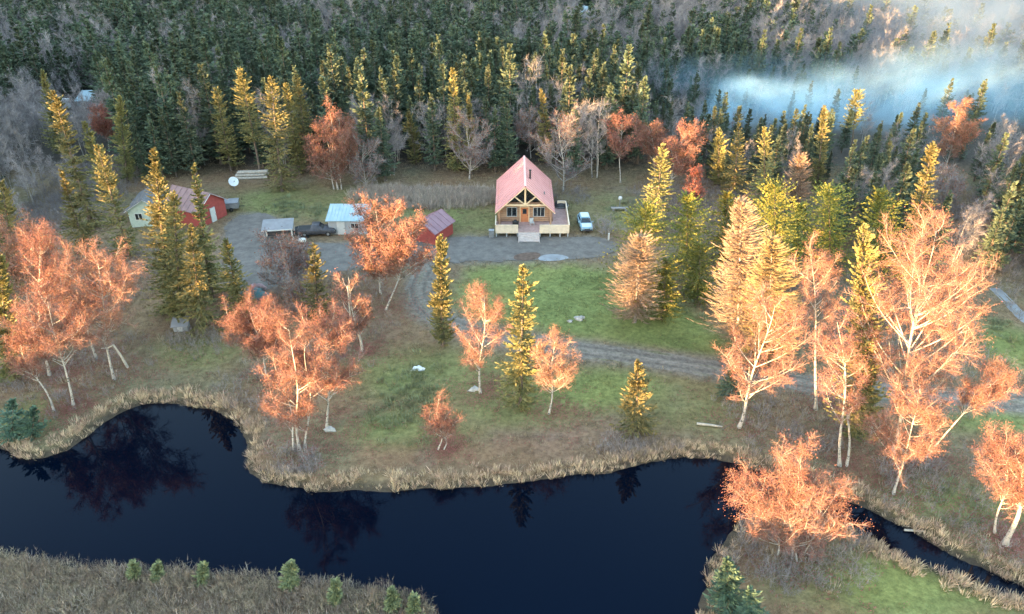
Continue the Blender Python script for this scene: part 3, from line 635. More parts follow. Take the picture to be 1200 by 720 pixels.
# blue green young conifers
GY_ = 'young conifers along the pond banks'
YOUNG = [((853, 722), (852, 655), 46, 'larger blue green young spruce on the right bank of the pond', 'blue_needles', 1.0),
         ((880, 745), (880, 690), 40, 'smaller blue green young spruce below the larger one, at the bottom edge', 'blue_needles', 1.0),
         ((861, 462), (858, 430), 40, 'low dark green spruce bush beside the driveway at the leaning birch', 'spruce_needles', 1.0),
         ((14, 512), (15, 468), 34, 'green young spruce at the left edge of the pond shore', 'blue_needles', 1.0),
         ((38, 510), (40, 478), 28, 'second green young spruce near the left pond shore, right of the edge one', 'blue_needles', 1.0),
         ((341, 689), (340, 659), 17, 'tallest light green sapling on the brushy near bank', 'sapling_needles', .8),
         ((237, 683), (237, 660), 18, 'light green sapling on the near bank, right of a close pair', 'sapling_needles', .8),
         ((185, 679), (185, 660), 15, 'right hand sapling of the close pair on the near bank', 'sapling_needles', .8),
         ((158, 679), (156, 659), 16, 'left hand sapling of the close pair on the near bank', 'sapling_needles', .8),
         ((394, 708), (392, 680), 17, 'light green sapling right of the tallest sapling on the near bank', 'sapling_needles', .8),
         ((460, 716), (459, 690), 22, 'green sapling near the tip of the brushy near bank', 'sapling_needles', .8),
         ((486, 722), (485, 697), 18, 'last green sapling at the very tip of the brushy near bank', 'sapling_needles', .8)]
for k, (bp_, tp_, w_, lab, nd, ds) in enumerate(YOUNG):
    x, y, h, W, dx = spot(bp_, tp_, w_)
    plant_tree('young_spruce', conifer(h, W*(.58 if h > 2.6 else .38), 700+k, dens=60 if h < 3 else 32, sprays=12, cb=.02, spray=(.26, .12) if h < 3 else (.36, .15), egg=(nd == 'sapling_needles'), clump=.25, lean=(dx, 0), nd=nd), lab, 'young spruce', (x, y, -.05), GY_)
# ------------------------------------------------------------------ buildings and things
VIEW = []   # openings in the wood in front of far roofs
mat('roof_pink', (.50, .22, .21), .38, col2=(.58, .27, .26), scale=.5, spec=.5)
mat('log_wood', (.30, .165, .10), .7, col2=(.39, .235, .15), scale=2)
mat('cream_wood', (.62, .50, .38), .75, var=.12, scale=2)
mat('beam_wood', (.58, .42, .27), .7, var=.12, scale=2)
mat('deck_wood', (.36, .24, .22), .8, var=.2, scale=3)
mat('stair_wood', (.42, .36, .34), .8, var=.15, scale=3)
mat('door_red', (.45, .16, .07), .6, var=.15)
mat('glass', (.015, .02, .025), .08, var=.1, spec=.7)
mat('white_trim', (.42, .42, .42), .6, var=.06)
mat('black_metal', (.02, .02, .022), .5, var=.2)
mat('grey_metal', (.20, .205, .22), .45, var=.15, metal=.3)
mat('red_wall', (.25, .05, .045), .75, var=.15, scale=2)
mat('mauve_roof', (.17, .105, .105), .75, col2=(.22, .14, .14), scale=1.2)
mat('purple_roof', (.18, .10, .125), .6, col2=(.23, .135, .16), scale=1)
mat('pale_blue_roof', (.22, .31, .355), .5, col2=(.29, .37, .41), scale=.7, spec=.5)
mat('pale_green_wall', (.30, .36, .33), .7, var=.1)
mat('dark_roof', (.11, .11, .12), .8, var=.2)
mat('grey_wall', (.27, .28, .30), .75, var=.12, scale=1.5)
mat('grey_roof', (.17, .17, .185), .6, var=.15, scale=1.5)
mat('car_paint', (.16, .28, .36), .28, var=.04, spec=.6)
mat('car_white', (.42, .48, .52), .30, var=.04, spec=.6)
mat('tyre', (.02, .02, .02), .9, var=.2)
mat('teal_tarp', (.04, .105, .12), .55, var=.3, scale=1.2, bump=.6, bscale=3)
mat('pink_cloth', (.30, .20, .21), .8, var=.2)
mat('dark_paint', (.05, .05, .06), .4, var=.3)
mat('stone', (.30, .285, .27), .85, var=.2, scale=3, bump=.5, bscale=5)
mat('dish_white', (.55, .57, .59), .5, var=.05)
mat('dark_cover', (.035, .037, .042), .6, var=.3)

def gable(w, l, ze, zr, over, th, seams, m_roof):
    """two roof slopes, ridge along y, eaves at +-w/2(+over); returns [left MB, right MB]"""
    out = []
    for s in (-1, 1):
        b_ = MB(); xe = (w/2+over)*s; sl_ = (zr-ze)/(w/2); zl = ze-over*sl_
        A = (xe, 0, zl); B = (0.0, 0, zr); D = (xe, l, zl); E_ = (0.0, l, zr)
        if s < 0: b_.slab(A, B, E_, D, th)
        else: b_.slab(B, A, D, E_, th)
        n_ = int(l/seams)
        nx, nz_ = (-s*-(zr-zl), abs(xe)); nn = math.hypot(zr-zl, abs(xe)); ox, oz = s*(zr-zl)/nn*.02, abs(xe)/nn*.02
        for k in range(n_+1):
            yy = min(max(k*l/n_, .04), l-.04); b_.bar((xe+ox, yy, zl+oz), (s*.02+ox, yy, zr+oz), .05, .05, up=(0, 0, 1))
        out.append(b_)
    return out
def sub(name, mb_, m_, parent, **kw): return mb_.build(name, m_, parent, **kw)
def window(parent, x0, x1, z0, z1, y, trim='white_trim', mull=1):
    f = MB(); t_ = .07
    f.box(x0-t_, x1+t_, y-.05, y+.03, z0-t_, z0); f.box(x0-t_, x1+t_, y-.05, y+.03, z1, z1+t_); f.box(x0-t_, x0, y-.05, y+.03, z0, z1); f.box(x1, x1+t_, y-.05, y+.03, z0, z1)
    for k in range(mull): xm_ = x0+(x1-x0)*(k+1)/(mull+1); f.box(xm_-.03, xm_+.03, y-.04, y+.02, z0, z1)
    o = sub('window', f, trim, parent); p_ = MB(); p_.box(x0, x1, y-.015, y+.005, z0, z1); sub('pane', p_, 'glass', o); return o

# --- the log cabin: local x right, y away from the pond
cx_, cy_ = 1.85, 97.6
cab = thing('log_cabin', 'log cabin with a steep pink metal roof and timber gable facing the pond', 'cabin', (cx_, cy_, 0))
NAMED.append((cx_, cy_+6, 8))
FL = .85; HW = 3.75; ZE = 3.35; ZR = 6.85; WY = 1.55; LEN = 12.2
rl, rr = gable(2*HW, LEN, ZE, ZR, .48, .14, .9, None)
for b_ in (rl, rr): sub('roof', b_, 'roof_pink', cab)
m_ = MB(); m_.bar((0, -.01, ZR+.03), (0, LEN+.01, ZR+.03), .28, .05); sub('ridge_cap', m_, 'roof_pink', cab)
for s in (-1, 1):   # barge boards on the front edge
    m_ = MB(); xe = (HW+.48)*s; ze_ = ZE-.48*(ZR-ZE)/HW; m_.bar((xe, -.05, ze_-.17), (0, -.05, ZR-.19), .07, .22, up=(0, 1, 0)); sub('barge_board', m_, 'beam_wood', cab)
# walls of round logs
def logwall(p, q, z0, z1, step=.30):
    b_ = MB(); n_ = int(round((z1-z0)/step))
    for k in range(n_):
        z = z0+(k+.5)*(z1-z0)/n_; b_.tube([(p[0], p[1], z), (q[0], q[1], z)], (z1-z0)/n_*.53, 8, cap=True)
    return b_
fw = logwall((-HW-.2, WY), (HW+.2, WY), FL-.3, 2.98)
for zz_ in (3.12, 3.40, 3.68): fw.tube([(-HW*(ZR-zz_-.32)/(ZR-ZE)+.05, WY, zz_), (HW*(ZR-zz_-.32)/(ZR-ZE)-.05, WY, zz_)], .15, 8, cap=True)
sub('log_wall', fw, 'log_wood', cab, kind='stuff', label='front wall of stacked round logs')
sub('log_wall', logwall((-HW, WY-.25), (-HW, LEN-.3), FL-.45, 3.3), 'log_wood', cab, kind='stuff')
sub('log_wall', logwall((HW, WY-.25), (HW, LEN-.3), FL-.45, 3.3), 'log_wood', cab, kind='stuff')
sub('log_wall', logwall((-HW, LEN-.4), (HW, LEN-.4), FL-.45, 3.3), 'log_wood', cab, kind='stuff')
m_ = MB()
gx0 = HW*(ZR-3.95)/(ZR-ZE)-.1
m_.add([(-gx0, WY+.02, 3.95), (gx0, WY+.02, 3.95), (0, WY+.02, ZR-.25), (-gx0, WY+.16, 3.95), (gx0, WY+.16, 3.95), (0, WY+.16, ZR-.25)], [(0, 1, 2), (5, 4, 3)])
m_.add([(-gx0, WY+.02, 3.95), (gx0, WY+.02, 3.95), (gx0, WY+.16, 3.95), (-gx0, WY+.16, 3.95)], [(3, 2, 1, 0)])
sub('gable_window', m_, 'glass', cab, label='dark glazed gable behind the timber truss')
m_ = MB(); m_.add([(-HW, LEN-.35, 3.3), (HW, LEN-.35, 3.3), (0, LEN-.35, ZR-.25)], [(2, 1, 0)]); sub('gable_wall', m_, 'log_wood', cab)
# truss
m_ = MB(); m_.box(-2.78, 2.78, .1, .32, 3.82, 4.05); sub('tie_beam', m_, 'beam_wood', cab)
m_ = MB(); m_.box(-.12, .12, .12, .30, 4.05, ZR-.3); sub('king_post', m_, 'beam_wood', cab)
for s in (-1, 1):
    m_ = MB(); m_.bar((s*.12, .21, 4.08), (s*1.55, .21, 5.25), .16, .17, up=(0, 1, 0)); sub('brace', m_, 'beam_wood', cab)
    m_ = MB(); m_.tube([(s*(HW-.12), .2, FL), (s*(HW-.12), .2, 3.24)], .14, 8, cap=True); sub('porch_post', m_, 'log_wood', cab)
# door and windows
m_ = MB(); m_.box(-.62, .50, WY-.22, WY-.10, FL, 3.1); d_ = sub('door', m_, 'door_red', cab)
m_ = MB(); m_.box(.36, .42, WY-.30, WY-.22, 1.85, 2.0); sub('handle', m_, 'black_metal', d_)
m_ = MB(); m_.box(-.35, .23, WY-.235, WY-.22, 2.1, 2.85); sub('pane', m_, 'glass', d_)
m_ = MB(); m_.box(-.76, -.62, WY-.25, WY-.12, FL, 3.24); m_.box(.50, .64, WY-.25, WY-.12, FL, 3.24); m_.box(-.62, .50, WY-.25, WY-.12, 3.1, 3.24); sub('door_frame', m_, 'beam_wood', cab)
window(cab, -2.55, -1.2, 1.75, 3.05, WY-.19); window(cab, 1.25, 2.75, 1.75, 3.05, WY-.19, mull=2)
# stove pipe and vent
m_ = MB(); m_.tube([(.75, 4.6, 5.9), (.75, 4.6, 7.35)], .13, 10, cap=True); m_.tube([(.75, 4.6, 7.36), (.75, 4.6, 7.5)], .2, 10, cap=True); sub('stove_pipe', m_, 'black_metal', cab)
m_ = MB(); m_.tube([(2.8, 3.4, 4.1), (2.8, 3.4, 4.65)], .09, 8, cap=True); sub('roof_vent', m_, 'grey_metal', cab)
# deck
dk = MB(); DX0, DX1, DY0 = -4.15, 6.15, -2.0
dk.box(DX0, DX1, DY0, WY-.2, FL-.22, FL-.05); dk.box(HW+.3, DX1, WY-.2, 6.5, FL-.22, FL-.05); deck = sub('deck', dk, 'deck_wood', cab)
m_ = MB()
for k in range(24): y_ = DY0+.03+k*.148; m_.box(DX0+.02, DX1-.02, y_, y_+.135, FL-.05, FL)
for k in range(33): y_ = WY-.19+k*.20; m_.box(HW+.31, DX1-.02, y_, y_+.185, FL-.05, FL-.004)
sub('deck_boards', m_, 'deck_wood', deck, kind='stuff')
def rail(p, q, horiz=True):
    p = np.array(p); q = np.array(q); L_ = np.linalg.norm(q-p); d_ = (q-p)/L_; b_ = MB(); n_ = max(1, int(L_/.17))
    for k in range(n_):
        a = p+d_*(k+.06)*L_/n_; e = p+d_*(k+.94)*L_/n_; b_.bar((a[0], a[1], FL+.38), (e[0], e[1], FL+.38), .04, 1.22)
    b_.bar((p[0], p[1], FL+1.03), (q[0], q[1], FL+1.03), .14, .06)
    return b_
ST0, ST1 = -.98, 2.0      # stairs opening
for p_, q_ in (((DX0+.02, DY0), (ST0, DY0)), ((ST1, DY0), (DX1-.02, DY0)), ((DX1, DY0+.03), (DX1, 6.47)), ((DX0, DY0+.03), (DX0, WY-.35)), ((DX1-.06, 6.5), (HW+1.15, 6.5))):
    sub('railing_panel', rail(p_, q_), 'cream_wood', deck)
for xx in (DX0+.12, -2.6, ST0-.12, ST1+.12, 3.5, 4.9, DX1-.15):
    m_ = MB(); m_.box(xx-.08, xx+.08, DY0+.06, DY0+.22, -.02, FL-.22); sub('deck_post', m_, 'grey_wall', deck)
m_ = MB()
n_st = 5
for k in range(n_st):
    z = FL*(k+1)/(n_st+1); y_ = DY0-.06-(n_st-k)*.30; m_.box(ST0, ST1, y_, y_+.33, z-.06, z)
    m_.box(ST0+.04, ST1-.04, y_+.27, y_+.30, z, z+FL/(n_st+1)-.06)
m_.bar((ST0+.05, DY0-.05, FL-.12), (ST0+.05, DY0-1.75, -.02), .06, .22); m_.bar((ST1-.05, DY0-.05, FL-.12), (ST1-.05, DY0-1.75, -.02), .06, .22)
sub('stairs', m_, 'stair_wood', cab)

x, y = cx_-1.35, cy_-.55
gr = thing('barbecue_grill', 'black grill standing on the cabin deck left of the stairs', 'grill', (x, y, FL))
m_ = MB(); m_.box(-.45, .45, -.28, .28, .45, .85); sub('firebox', m_, 'black_metal', gr)
m_ = MB(); m_.lathe([(.02, .30), (.20, .28), (.30, .12), (.32, 0)], 12, (0, 0, .85)); m_.box(-.46, .46, -.29, .29, .85, .92); sub('lid', m_, 'black_metal', gr)
for sx in (-.4, .4):
    for sy in (-.22, .22):
        m_ = MB(); m_.box(sx-.03, sx+.03, sy-.03, sy+.03, 0, .45); sub('leg', m_, 'black_metal', gr)
ch = thing('deck_chair', 'small white chair by the cabin door', 'chair', (cx_+1.0, cy_+.3, FL), .3)
m_ = MB(); m_.box(-.28, .28, -.26, .26, .38, .44); sub('seat', m_, 'white_trim', ch)
m_ = MB(); m_.box(-.28, .28, .24, .29, .44, .98); sub('backrest', m_, 'white_trim', ch)
for sx in (-.25, .25):
    for sy in (-.23, .23):
        m_ = MB(); m_.box(sx-.03, sx+.03, sy-.03, sy+.03, 0, .38); sub('leg', m_, 'white_trim', ch)
x, y = G(655, 249)
tb = thing('covered_tub', 'dark domed tub behind the right end of the cabin deck', 'tub', (x+.3, y+.4, 0))
m_ = MB(); m_.lathe([(1.05, 0), (1.08, .5), (1.05, 1.0)], 20); sub('barrel', m_, 'dark_cover', tb)
m_ = MB(); m_.lathe([(1.12, .98), (1.1, 1.15), (.85, 1.45), (.45, 1.62), (.01, 1.68)], 20); sub('lid', m_, 'dark_cover', tb)
m_ = MB(); m_.lathe([(1.10, .93), (1.16, .96), (1.16, 1.02), (1.10, 1.05)], 20); sub('rim', m_, 'grey_metal', tb)

# --- car
def loft(secs):
    """secs: rows of (y, [(x,z) half profile bottom to top]); mirrored"""
    b_ = MB(); n_ = len(secs[0][1]); rows = []
    for y_, pr in secs: rows.append([(x_, y_, z_) for x_, z_ in pr]+[(-x_, y_, z_) for x_, z_ in pr[::-1]])
    V = np.array(rows).reshape(-1, 3); m2 = 2*n_; F = []
    for k in range(len(secs)-1):
        for q in range(m2-1): F.append((k*m2+q, k*m2+q+1, (k+1)*m2+q+1, (k+1)*m2+q))
    b_.add(V, F, 0, True); b_.add(V[:m2], [tuple(range(m2))[::-1]]); b_.add(V[-m2:], [tuple(range(m2))]); return b_
def make_car(name, label, cat, loc, rz, paint, roofm=None, pickup=False):
    r = thing(name, label, cat, loc, rz); W2 = .90
    def sc(z0, zs, zt, w_, wt): return [(w_*.88, z0), (w_, z0+.12), (w_*1.0, zs), (wt, zt)]
    if not pickup:
        body = loft([(-2.25, sc(.35, .62, .70, .74, .68)), (-2.12, sc(.26, .70, .86, .84, .78)), (-1.2, sc(.24, .82, 1.0, .90, .82)), (-.95, sc(.24, .86, 1.03, .90, .84)), (1.9, sc(.24, .90, 1.05, .90, .84)), (2.15, sc(.28, .85, 1.02, .86, .8)), (2.24, sc(.36, .8, .95, .8, .74))])
        cabn = loft([(-1.0, [(.80, 1.0), (.78, 1.04)]), (-.30, [(.80, 1.0), (.66, 1.52)]), (.1, [(.80, 1.0), (.65, 1.60)]), (1.5, [(.80, 1.0), (.63, 1.58)]), (2.05, [(.78, 1.0), (.60, 1.10)])])
        ws = ((-.97, 1.05), (-.33, 1.49))
    else:
        body = loft([(-2.6, sc(.4, .7, .8, .78, .7)), (-2.45, sc(.3, .8, .98, .88, .8)), (-1.2, sc(.3, .9, 1.08, .92, .84)), (2.5, sc(.34, .92, 1.05, .92, .86)), (2.62, sc(.4, .86, 1.0, .88, .82))])
        cabn = loft([(-1.05, [(.82, 1.05), (.80, 1.08)]), (-.45, [(.82, 1.05), (.68, 1.62)]), (.55, [(.82, 1.05), (.68, 1.62)]), (.75, [(.82, 1.05), (.74, 1.10)])])
        ws = ((-1.02, 1.10), (-.48, 1.59))
    sub('body', body, paint, r); c_ = sub('cabin', cabn, roofm or paint, r)
    (y0, z0), (y1, z1) = ws; nrm_ = np.array([0, -(z1-z0), (y1-y0)]); nrm_ = nrm_/np.linalg.norm(nrm_)*.012; o_ = np.array([nrm_[0], nrm_[1], nrm_[2]])
    g_ = MB(); g_.slab(np.array((-.73, y0, z0))+o_, np.array((.73, y0, z0))+o_, np.array((.60, y1, z1))+o_, np.array((-.60, y1, z1))+o_, .01); sub('windscreen', g_, 'glass', c_)
    for s in (-1, 1):
        g_ = MB(); yb_ = 1.45 if not pickup else .5
        q = [np.array((s*.795, y1-.25, 1.08)), np.array((s*.795, yb_, 1.08)), np.array((s*.655, yb_-.05, z1-.06)), np.array((s*.665, y1+.10, z1-.06))]
        if s < 0: q = q[::-1]
        g_.slab(*[k+np.array((s*.012, 0, .004)) for k in q], .01); sub('side_window', g_, 'glass', c_)
        m2 = MB(); m2.box(min(s*.90, s*1.08), max(s*.90, s*1.08), -.78, -.66, 1.0, 1.16); sub('mirror', m2, paint, r)
        h_ = MB(); yh = -2.19 if not pickup else -2.5; h_.box(min(s*.50, s*.80), max(s*.50, s*.80), yh-.06, yh+.04, .66, .80); sub('headlight', h_, 'white_trim', r)
        for yw in ((-1.42, 1.40) if not pickup else (-1.6, 1.65)):
            t_ = MB(); t_.lathe([(.20, -.11), (.33, -.11), (.35, -.05), (.35, .05), (.33, .11), (.20, .11)], 16, axis='x'); w_ = sub('wheel', t_, 'tyre', r); w_.location = (s*.82, yw, .35)
            t_ = MB(); t_.lathe([(.01, .10*s), (.21, .115*s)], 10, axis='x'); sub('rim', t_, 'grey_metal', w_)
    b_ = MB(); yb0 = -2.28 if not pickup else -2.66; b_.box(-.72, .72, yb0-.04, yb0+.1, .34, .52); sub('bumper', b_, 'dark_paint', r)
    b_ = MB(); b_.box(-.40, .40, yb0-.02, yb0+.08, .56, .70); sub('grille', b_, 'black_metal', r)
    if pickup:
        b_ = MB(); b_.box(-.76, .76, .85, 2.5, 1.052, 1.07); sub('cargo_bed', b_, 'black_metal', r)
    else:
        b_ = MB(); b_.box(-.58, .58, -.2, 1.42, 1.60, 1.625); sub('roof_panel', b_, 'car_white', r)
        b_ = MB(); b_.slab((-.66, -2.05, .895), (.66, -2.05, .895), (.70, -1.08, 1.03), (-.70, -1.08, 1.03), .01); sub('bonnet', b_, 'car_white', r)
    NAMED.append((loc[0], loc[1], 3)); return r
x, y = G(686, 270); make_car('parked_car', 'pale blue car parked nose out beside the cabin deck', 'car', (x, y+1.2, .02), .06, 'car_paint')
x, y = G(371, 277); make_car('pickup_truck', 'dark pickup truck parked between the lean-to and the blue roofed shed', 'truck', (x, y+.6, .05), math.pi/2+.1, 'dark_paint', pickup=True)

# --- simple house with gable roof
def house(name, label, cat, loc, rz, w, l, ze, zr, wall, roofm, over=.35, front=None, trim='white_trim'):
    r = thing(name, label, cat, loc, rz); NAMED.append((loc[0], loc[1], max(w, l)*.65))
    b_ = MB(); b_.box(-w/2, w/2, .35, l-.35, 0, ze); sub('wall', b_, wall, r)
    for yy in (.35, l-.35):
        g_ = MB(); sl_ = (zr-ze)/(w/2)
        P = [(-w/2, yy-.06, ze), (w/2, yy-.06, ze), (0, yy-.06, zr-.05), (-w/2, yy+.06, ze), (w/2, yy+.06, ze), (0, yy+.06, zr-.05)]
        g_.add(P, [(0, 1, 2), (5, 4, 3), (0, 2, 5, 3), (1, 4, 5, 2)]); sub('gable_wall', g_, wall, r)
    for b_ in gable(w, l, ze+.04, zr+.04, over, .10, 1.0, None): sub('roof', b_, roofm, r)
    for s in (-1, 1):
        sl_ = (zr-ze)/(w/2)
        b_ = MB(); b_.bar((s*(w/2+over), -.03, ze-over*sl_-.06), (0, -.03, zr-.06), .04, .16, up=(0, 1, 0)); sub('barge_board', b_, trim, r)
    if front: front(r)
    return r
x, y = G(241, 257)
def red_front(r):
    d_ = MB(); d_.box(-.5, .5, .22, .33, 0, 2.1); dd = sub('door', d_, 'white_trim', r); h_ = MB(); h_.box(.34, .40, .15, .22, 1.0, 1.1); sub('handle', h_, 'black_metal', dd)
    window(r, 1.2, 2.3, 1.2, 2.2, .31)
# ridge runs left-right with the gable end turned to the yard
rh = house('red_house', 'red house with a mauve brown roof and white door, behind the golden spruce cluster', 'house', (x+1.9, y-1.0, 0), math.pi/2-.45, 5.2, 7.4, 2.7, 4.5, 'red_wall', 'mauve_roof', .45)
d_ = MB(); d_.box(-.45, .45, .20, .33, .05, 2.2); dd = sub('door', d_, 'white_trim', rh); h_ = MB(); h_.box(.30, .36, .14, .20, 1.05, 1.15); sub('handle', h_, 'black_metal', dd)
for yy in (2.4, 4.8):
    f_ = MB(); f_.box(2.57, 2.66, yy-.08, yy+1.08, 1.2-.08, 2.28); wf = sub('window', f_, 'white_trim', rh); p_ = MB(); p_.box(2.65, 2.675, yy, yy+1.0, 1.2, 2.2); sub('pane', p_, 'glass', wf)

def dish(label, loc, rz, R0, hp, tilt=.5):
    r = thing('satellite_dish', label, 'satellite dish', loc, rz, 'satellite dishes by the red house'); NAMED.append((loc[0], loc[1], 1.5))
    p_ = MB(); p_.tube([(0, 0, 0), (0, 0, hp)], .06, 8, cap=True); sub('pole', p_, 'grey_metal', r)
    b_ = MB(); rr_ = np.linspace(.02, 1, 7)*R0; prof_ = [(q, .28*R0*(q/R0)**2) for q in rr_]; prof_ += [(q, .28*R0*(q/R0)**2-.03) for q in rr_[::-1]]
    b_.lathe(prof_, 24); o = sub('reflector', b_, 'dish_white', r); o.location = (0, -.12, hp); o.rotation_euler = (math.pi/2-tilt, 0, 0)
    f_ = MB(); f_.bar((0, -.15, hp-.1), (0, -.15-R0*.9, hp+.35), .03, .03); f_.box(-.06, .06, -.22-R0*.9, -.08-R0*.9, hp+.28, hp+.42); sub('feed_arm', f_, 'grey_metal', r)
x, y = G(224, 252); dish('white satellite dish seen in front of the mauve roof of the red house', (x, y-1.3, 0), .5, .85, 2.6, .35)
x, y = G(275, 222); dish('white satellite dish on the grass behind the right end of the red house', (x, y, 0), .6, .78, 1.3, .6)
x, y = G(272, 246)
ub = thing('utility_trailer', 'small grey box trailer at the right end of the red house', 'trailer', (x, y, .02), .2); NAMED.append((x, y, 2))
b_ = MB(); b_.box(-1.1, 1.1, -.75, .75, .45, 1.35); sub('box', b_, 'grey_metal', ub)
b_ = MB(); b_.slab((-1.16, -.8, 1.36), (1.16, -.8, 1.36), (1.16, .8, 1.50), (-1.16, .8, 1.50), .06); sub('lid', b_, 'grey_roof', ub)
for s in (-1, 1):
    t_ = MB(); t_.lathe([(.02, .09), (.30, .09), (.32, 0), (.30, -.09), (.02, -.09)], 14, (0, s*.84, .31), axis='y'); sub('wheel', t_, 'tyre', ub)
b_ = MB(); b_.bar((1.1, 0, .5), (1.9, 0, .45), .08, .08); sub('drawbar', b_, 'black_metal', ub)

x, y = G(172, 262)
gh = house('green_house', 'pale green house with a dark roof and white trim, left of the golden spruce cluster', 'house', (x+1.0, y-1.5, 0), .12, 5.0, 7, 2.8, 4.3, 'pale_green_wall', 'dark_roof', .4)
window(gh, -1.6, -.7, 1.2, 2.1, .31)
x, y = G(404, 276)
sh = thing('storage_shed', 'shed with a pale blue metal roof beside the tall orange birch in the yard', 'shed', (x, y, 0)); NAMED.append((x, y+1.5, 4))
b_ = MB(); b_.box(-2.2, 3.2, .3, 3.6, 0, 2.15); sub('wall', b_, 'grey_wall', sh)
b_ = MB(); b_.slab((-2.5, 0, 2.2), (3.5, 0, 2.2), (3.5, 4.0, 3.1), (-2.5, 4.0, 3.1), .1)
for k in range(13): xx = -2.45+k*5.9/12; b_.bar((xx, .02, 2.22), (xx, 3.98, 3.115), .06, .06)
sub('roof', b_, 'pale_blue_roof', sh)
b_ = MB(); b_.box(-1.0, .1, .22, .31, 0, 1.95); d_ = sub('door', b_, 'white_trim', sh); b_ = MB(); b_.box(-.05, .02, .16, .22, .95, 1.05); sub('handle', b_, 'black_metal', d_)
window(sh, 1.0, 2.0, 1.0, 1.7, .26)
x, y = G(495, 284)
house('mauve_shed', 'low shed with a mauve roof behind the right leaning birch', 'shed', (x, y-.5, 0), -.5, 4.0, 5.2, 2.0, 3.2, 'red_wall', 'purple_roof', .3, trim='red_wall')
x, y = G(328, 282)
lt = thing('lean_to', 'open lean-to with a sloping grey roof on white posts in the yard', 'lean-to', (x, y, 0), .15); NAMED.append((x, y, 3))
b_ = MB(); b_.slab((-2.1, -.9, 2.0), (2.1, -.9, 2.0), (2.1, 1.7, 2.55), (-2.1, 1.7, 2.55), .1); sub('roof', b_, 'grey_roof', lt)
b_ = MB(); b_.bar((-2.1, -.93, 1.97), (2.1, -.93, 1.97), .05, .16); sub('fascia', b_, 'white_trim', lt)
for sx in (-1.9, 1.9):
    for sy, zt_ in ((-.7, 1.9), (1.5, 2.4)):
        b_ = MB(); b_.box(sx-.09, sx+.09, sy-.09, sy+.09, 0, zt_); sub('post', b_, 'white_trim', lt)
b_ = MB(); b_.box(-1.8, 1.8, 1.55, 1.63, 0, 2.3); sub('back_wall', b_, 'dark_paint', lt)
# scrap between the lean-to and the truck
def heap(rs, n_, R0, hmax):
    b_ = MB()
    for k in range(n_):
        p = rs.randn(2)*R0*.4; z = rs.rand()*hmax*max(.1, 1-np.hypot(*p)/R0); a = rs.rand()*3; L_ = rs.uniform(.3, 1.1)
        b_.bar((p[0]-math.cos(a)*L_/2, p[1]-math.sin(a)*L_/2, z+.1), (p[0]+math.cos(a)*L_/2, p[1]+math.sin(a)*L_/2, z+rs.rand()*.5), rs.uniform(.1, .5), rs.uniform(.1, .5))
    return b_
x, y = G(350, 276); sp = heap(np.random.RandomState(4), 40, 1.6, 1.0).build('scrap_heap', 'black_metal'); sp.location = (x+.5, y+.5, .05); tag(sp, 'heap of dark scrap between the lean-to and the pickup', 'scrap'); NAMED.append((x, y, 1))
x, y = G(354, 286); tk = thing('white_tank', 'small white tank on the ground right of the lean-to', 'tank', (x, y, .05))
b_ = MB(); b_.lathe([(.01, -.62), (.25, -.58), (.36, -.42), (.36, .42), (.25, .58), (.01, .62)], 14, (0, 0, .5), axis='x'); sub('shell', b_, 'white_trim', tk)
for s in (-.3, .3):
    b_ = MB(); b_.box(s-.05, s+.05, -.28, .28, 0, .24); sub('foot', b_, 'grey_metal', tk)
NAMED.append((x, y, 1))
# log pile
x, y = G(296, 208); lp = thing('log_pile', 'stack of grey logs at the forest edge behind the yard', 'log pile', (x, y, 0), .1); NAMED.append((x, y, 2.5))
rs = np.random.RandomState(9)
for k, (yy, zz) in enumerate([(-.9, .22), (-.42, .22), (.06, .22), (.54, .22), (-.66, .62), (-.18, .62), (.3, .62), (-.42, 1.02), (.06, 1.02)]):
    b_ = MB(); b_.tube([(-2.6+rs.rand()*.5, yy, zz), (2.3+rs.rand()*.6, yy, zz)], .215, 9, cap=True); sub('log', b_, 'dead_wood', lp)
# grey shed at the foot of the cluster
x, y = G(212, 389); ds = thing('small_shed', 'tiny shed with a blue grey roof at the foot of the golden spruce cluster', 'shed', (x, y, 0), .15); NAMED.append((x, y, 1.6))
b_ = MB(); b_.box(-.75, .75, .05, 1.2, 0, .75); sub('wall', b_, 'grey_wall', ds)
b_ = MB(); b_.slab((-.95, -.12, .72), (.95, -.12, .72), (.95, 1.3, 1.25), (-.95, 1.3, 1.25), .06); sub('roof', b_, 'grey_roof', ds)
b_ = MB(); b_.box(-.3, .3, .0, .06, 0, .6); sub('door', b_, 'white_trim', ds)
# teal tarp heap
x, y = G(298, 348); tt = thing('tarp_heap', 'teal tarp heap with a pinkish cover, right of the smaller golden spruce', 'tarp', (x, y, 0)); NAMED.append((x, y, 2))
def lump_mesh(rx_, ry_, rz_, seed, n_=14, rough=.25):
    b_ = MB(); u = np.linspace(0, math.pi/2*.98, 8)[::-1]; a = np.arange(n_)*2*math.pi/n_
    rs_ = np.random.RandomState(seed); ph = rs_.rand(4)*6
    rows = []
    for uu in u:
        k = 1+rough*(np.sin(3*a+ph[0])*.5+np.sin(5*a+ph[1]+uu*3)*.4+np.sin(2*a+ph[2])*.3)*np.sin(uu+.3)
        rows.append(np.stack([rx_*np.sin(uu)**.7*np.cos(a)*k, ry_*np.sin(uu)**.7*np.sin(a)*k, rz_*np.cos(uu)**.8*(1+.3*rough*np.sin(4*a+ph[3]))+0*a], -1))
    V = np.array(rows); m2 = len(u); i = np.arange(m2-1)[:, None]*n_; j = np.arange(n_)[None, :]; k = (j+1) % n_
    b_.add(V.reshape(-1, 3), np.stack([i+j, i+k, i+n_+k, i+n_+j], -1).reshape(-1, 4), 0, True); b_.add(V[-1], [tuple(range(n_))]); return b_
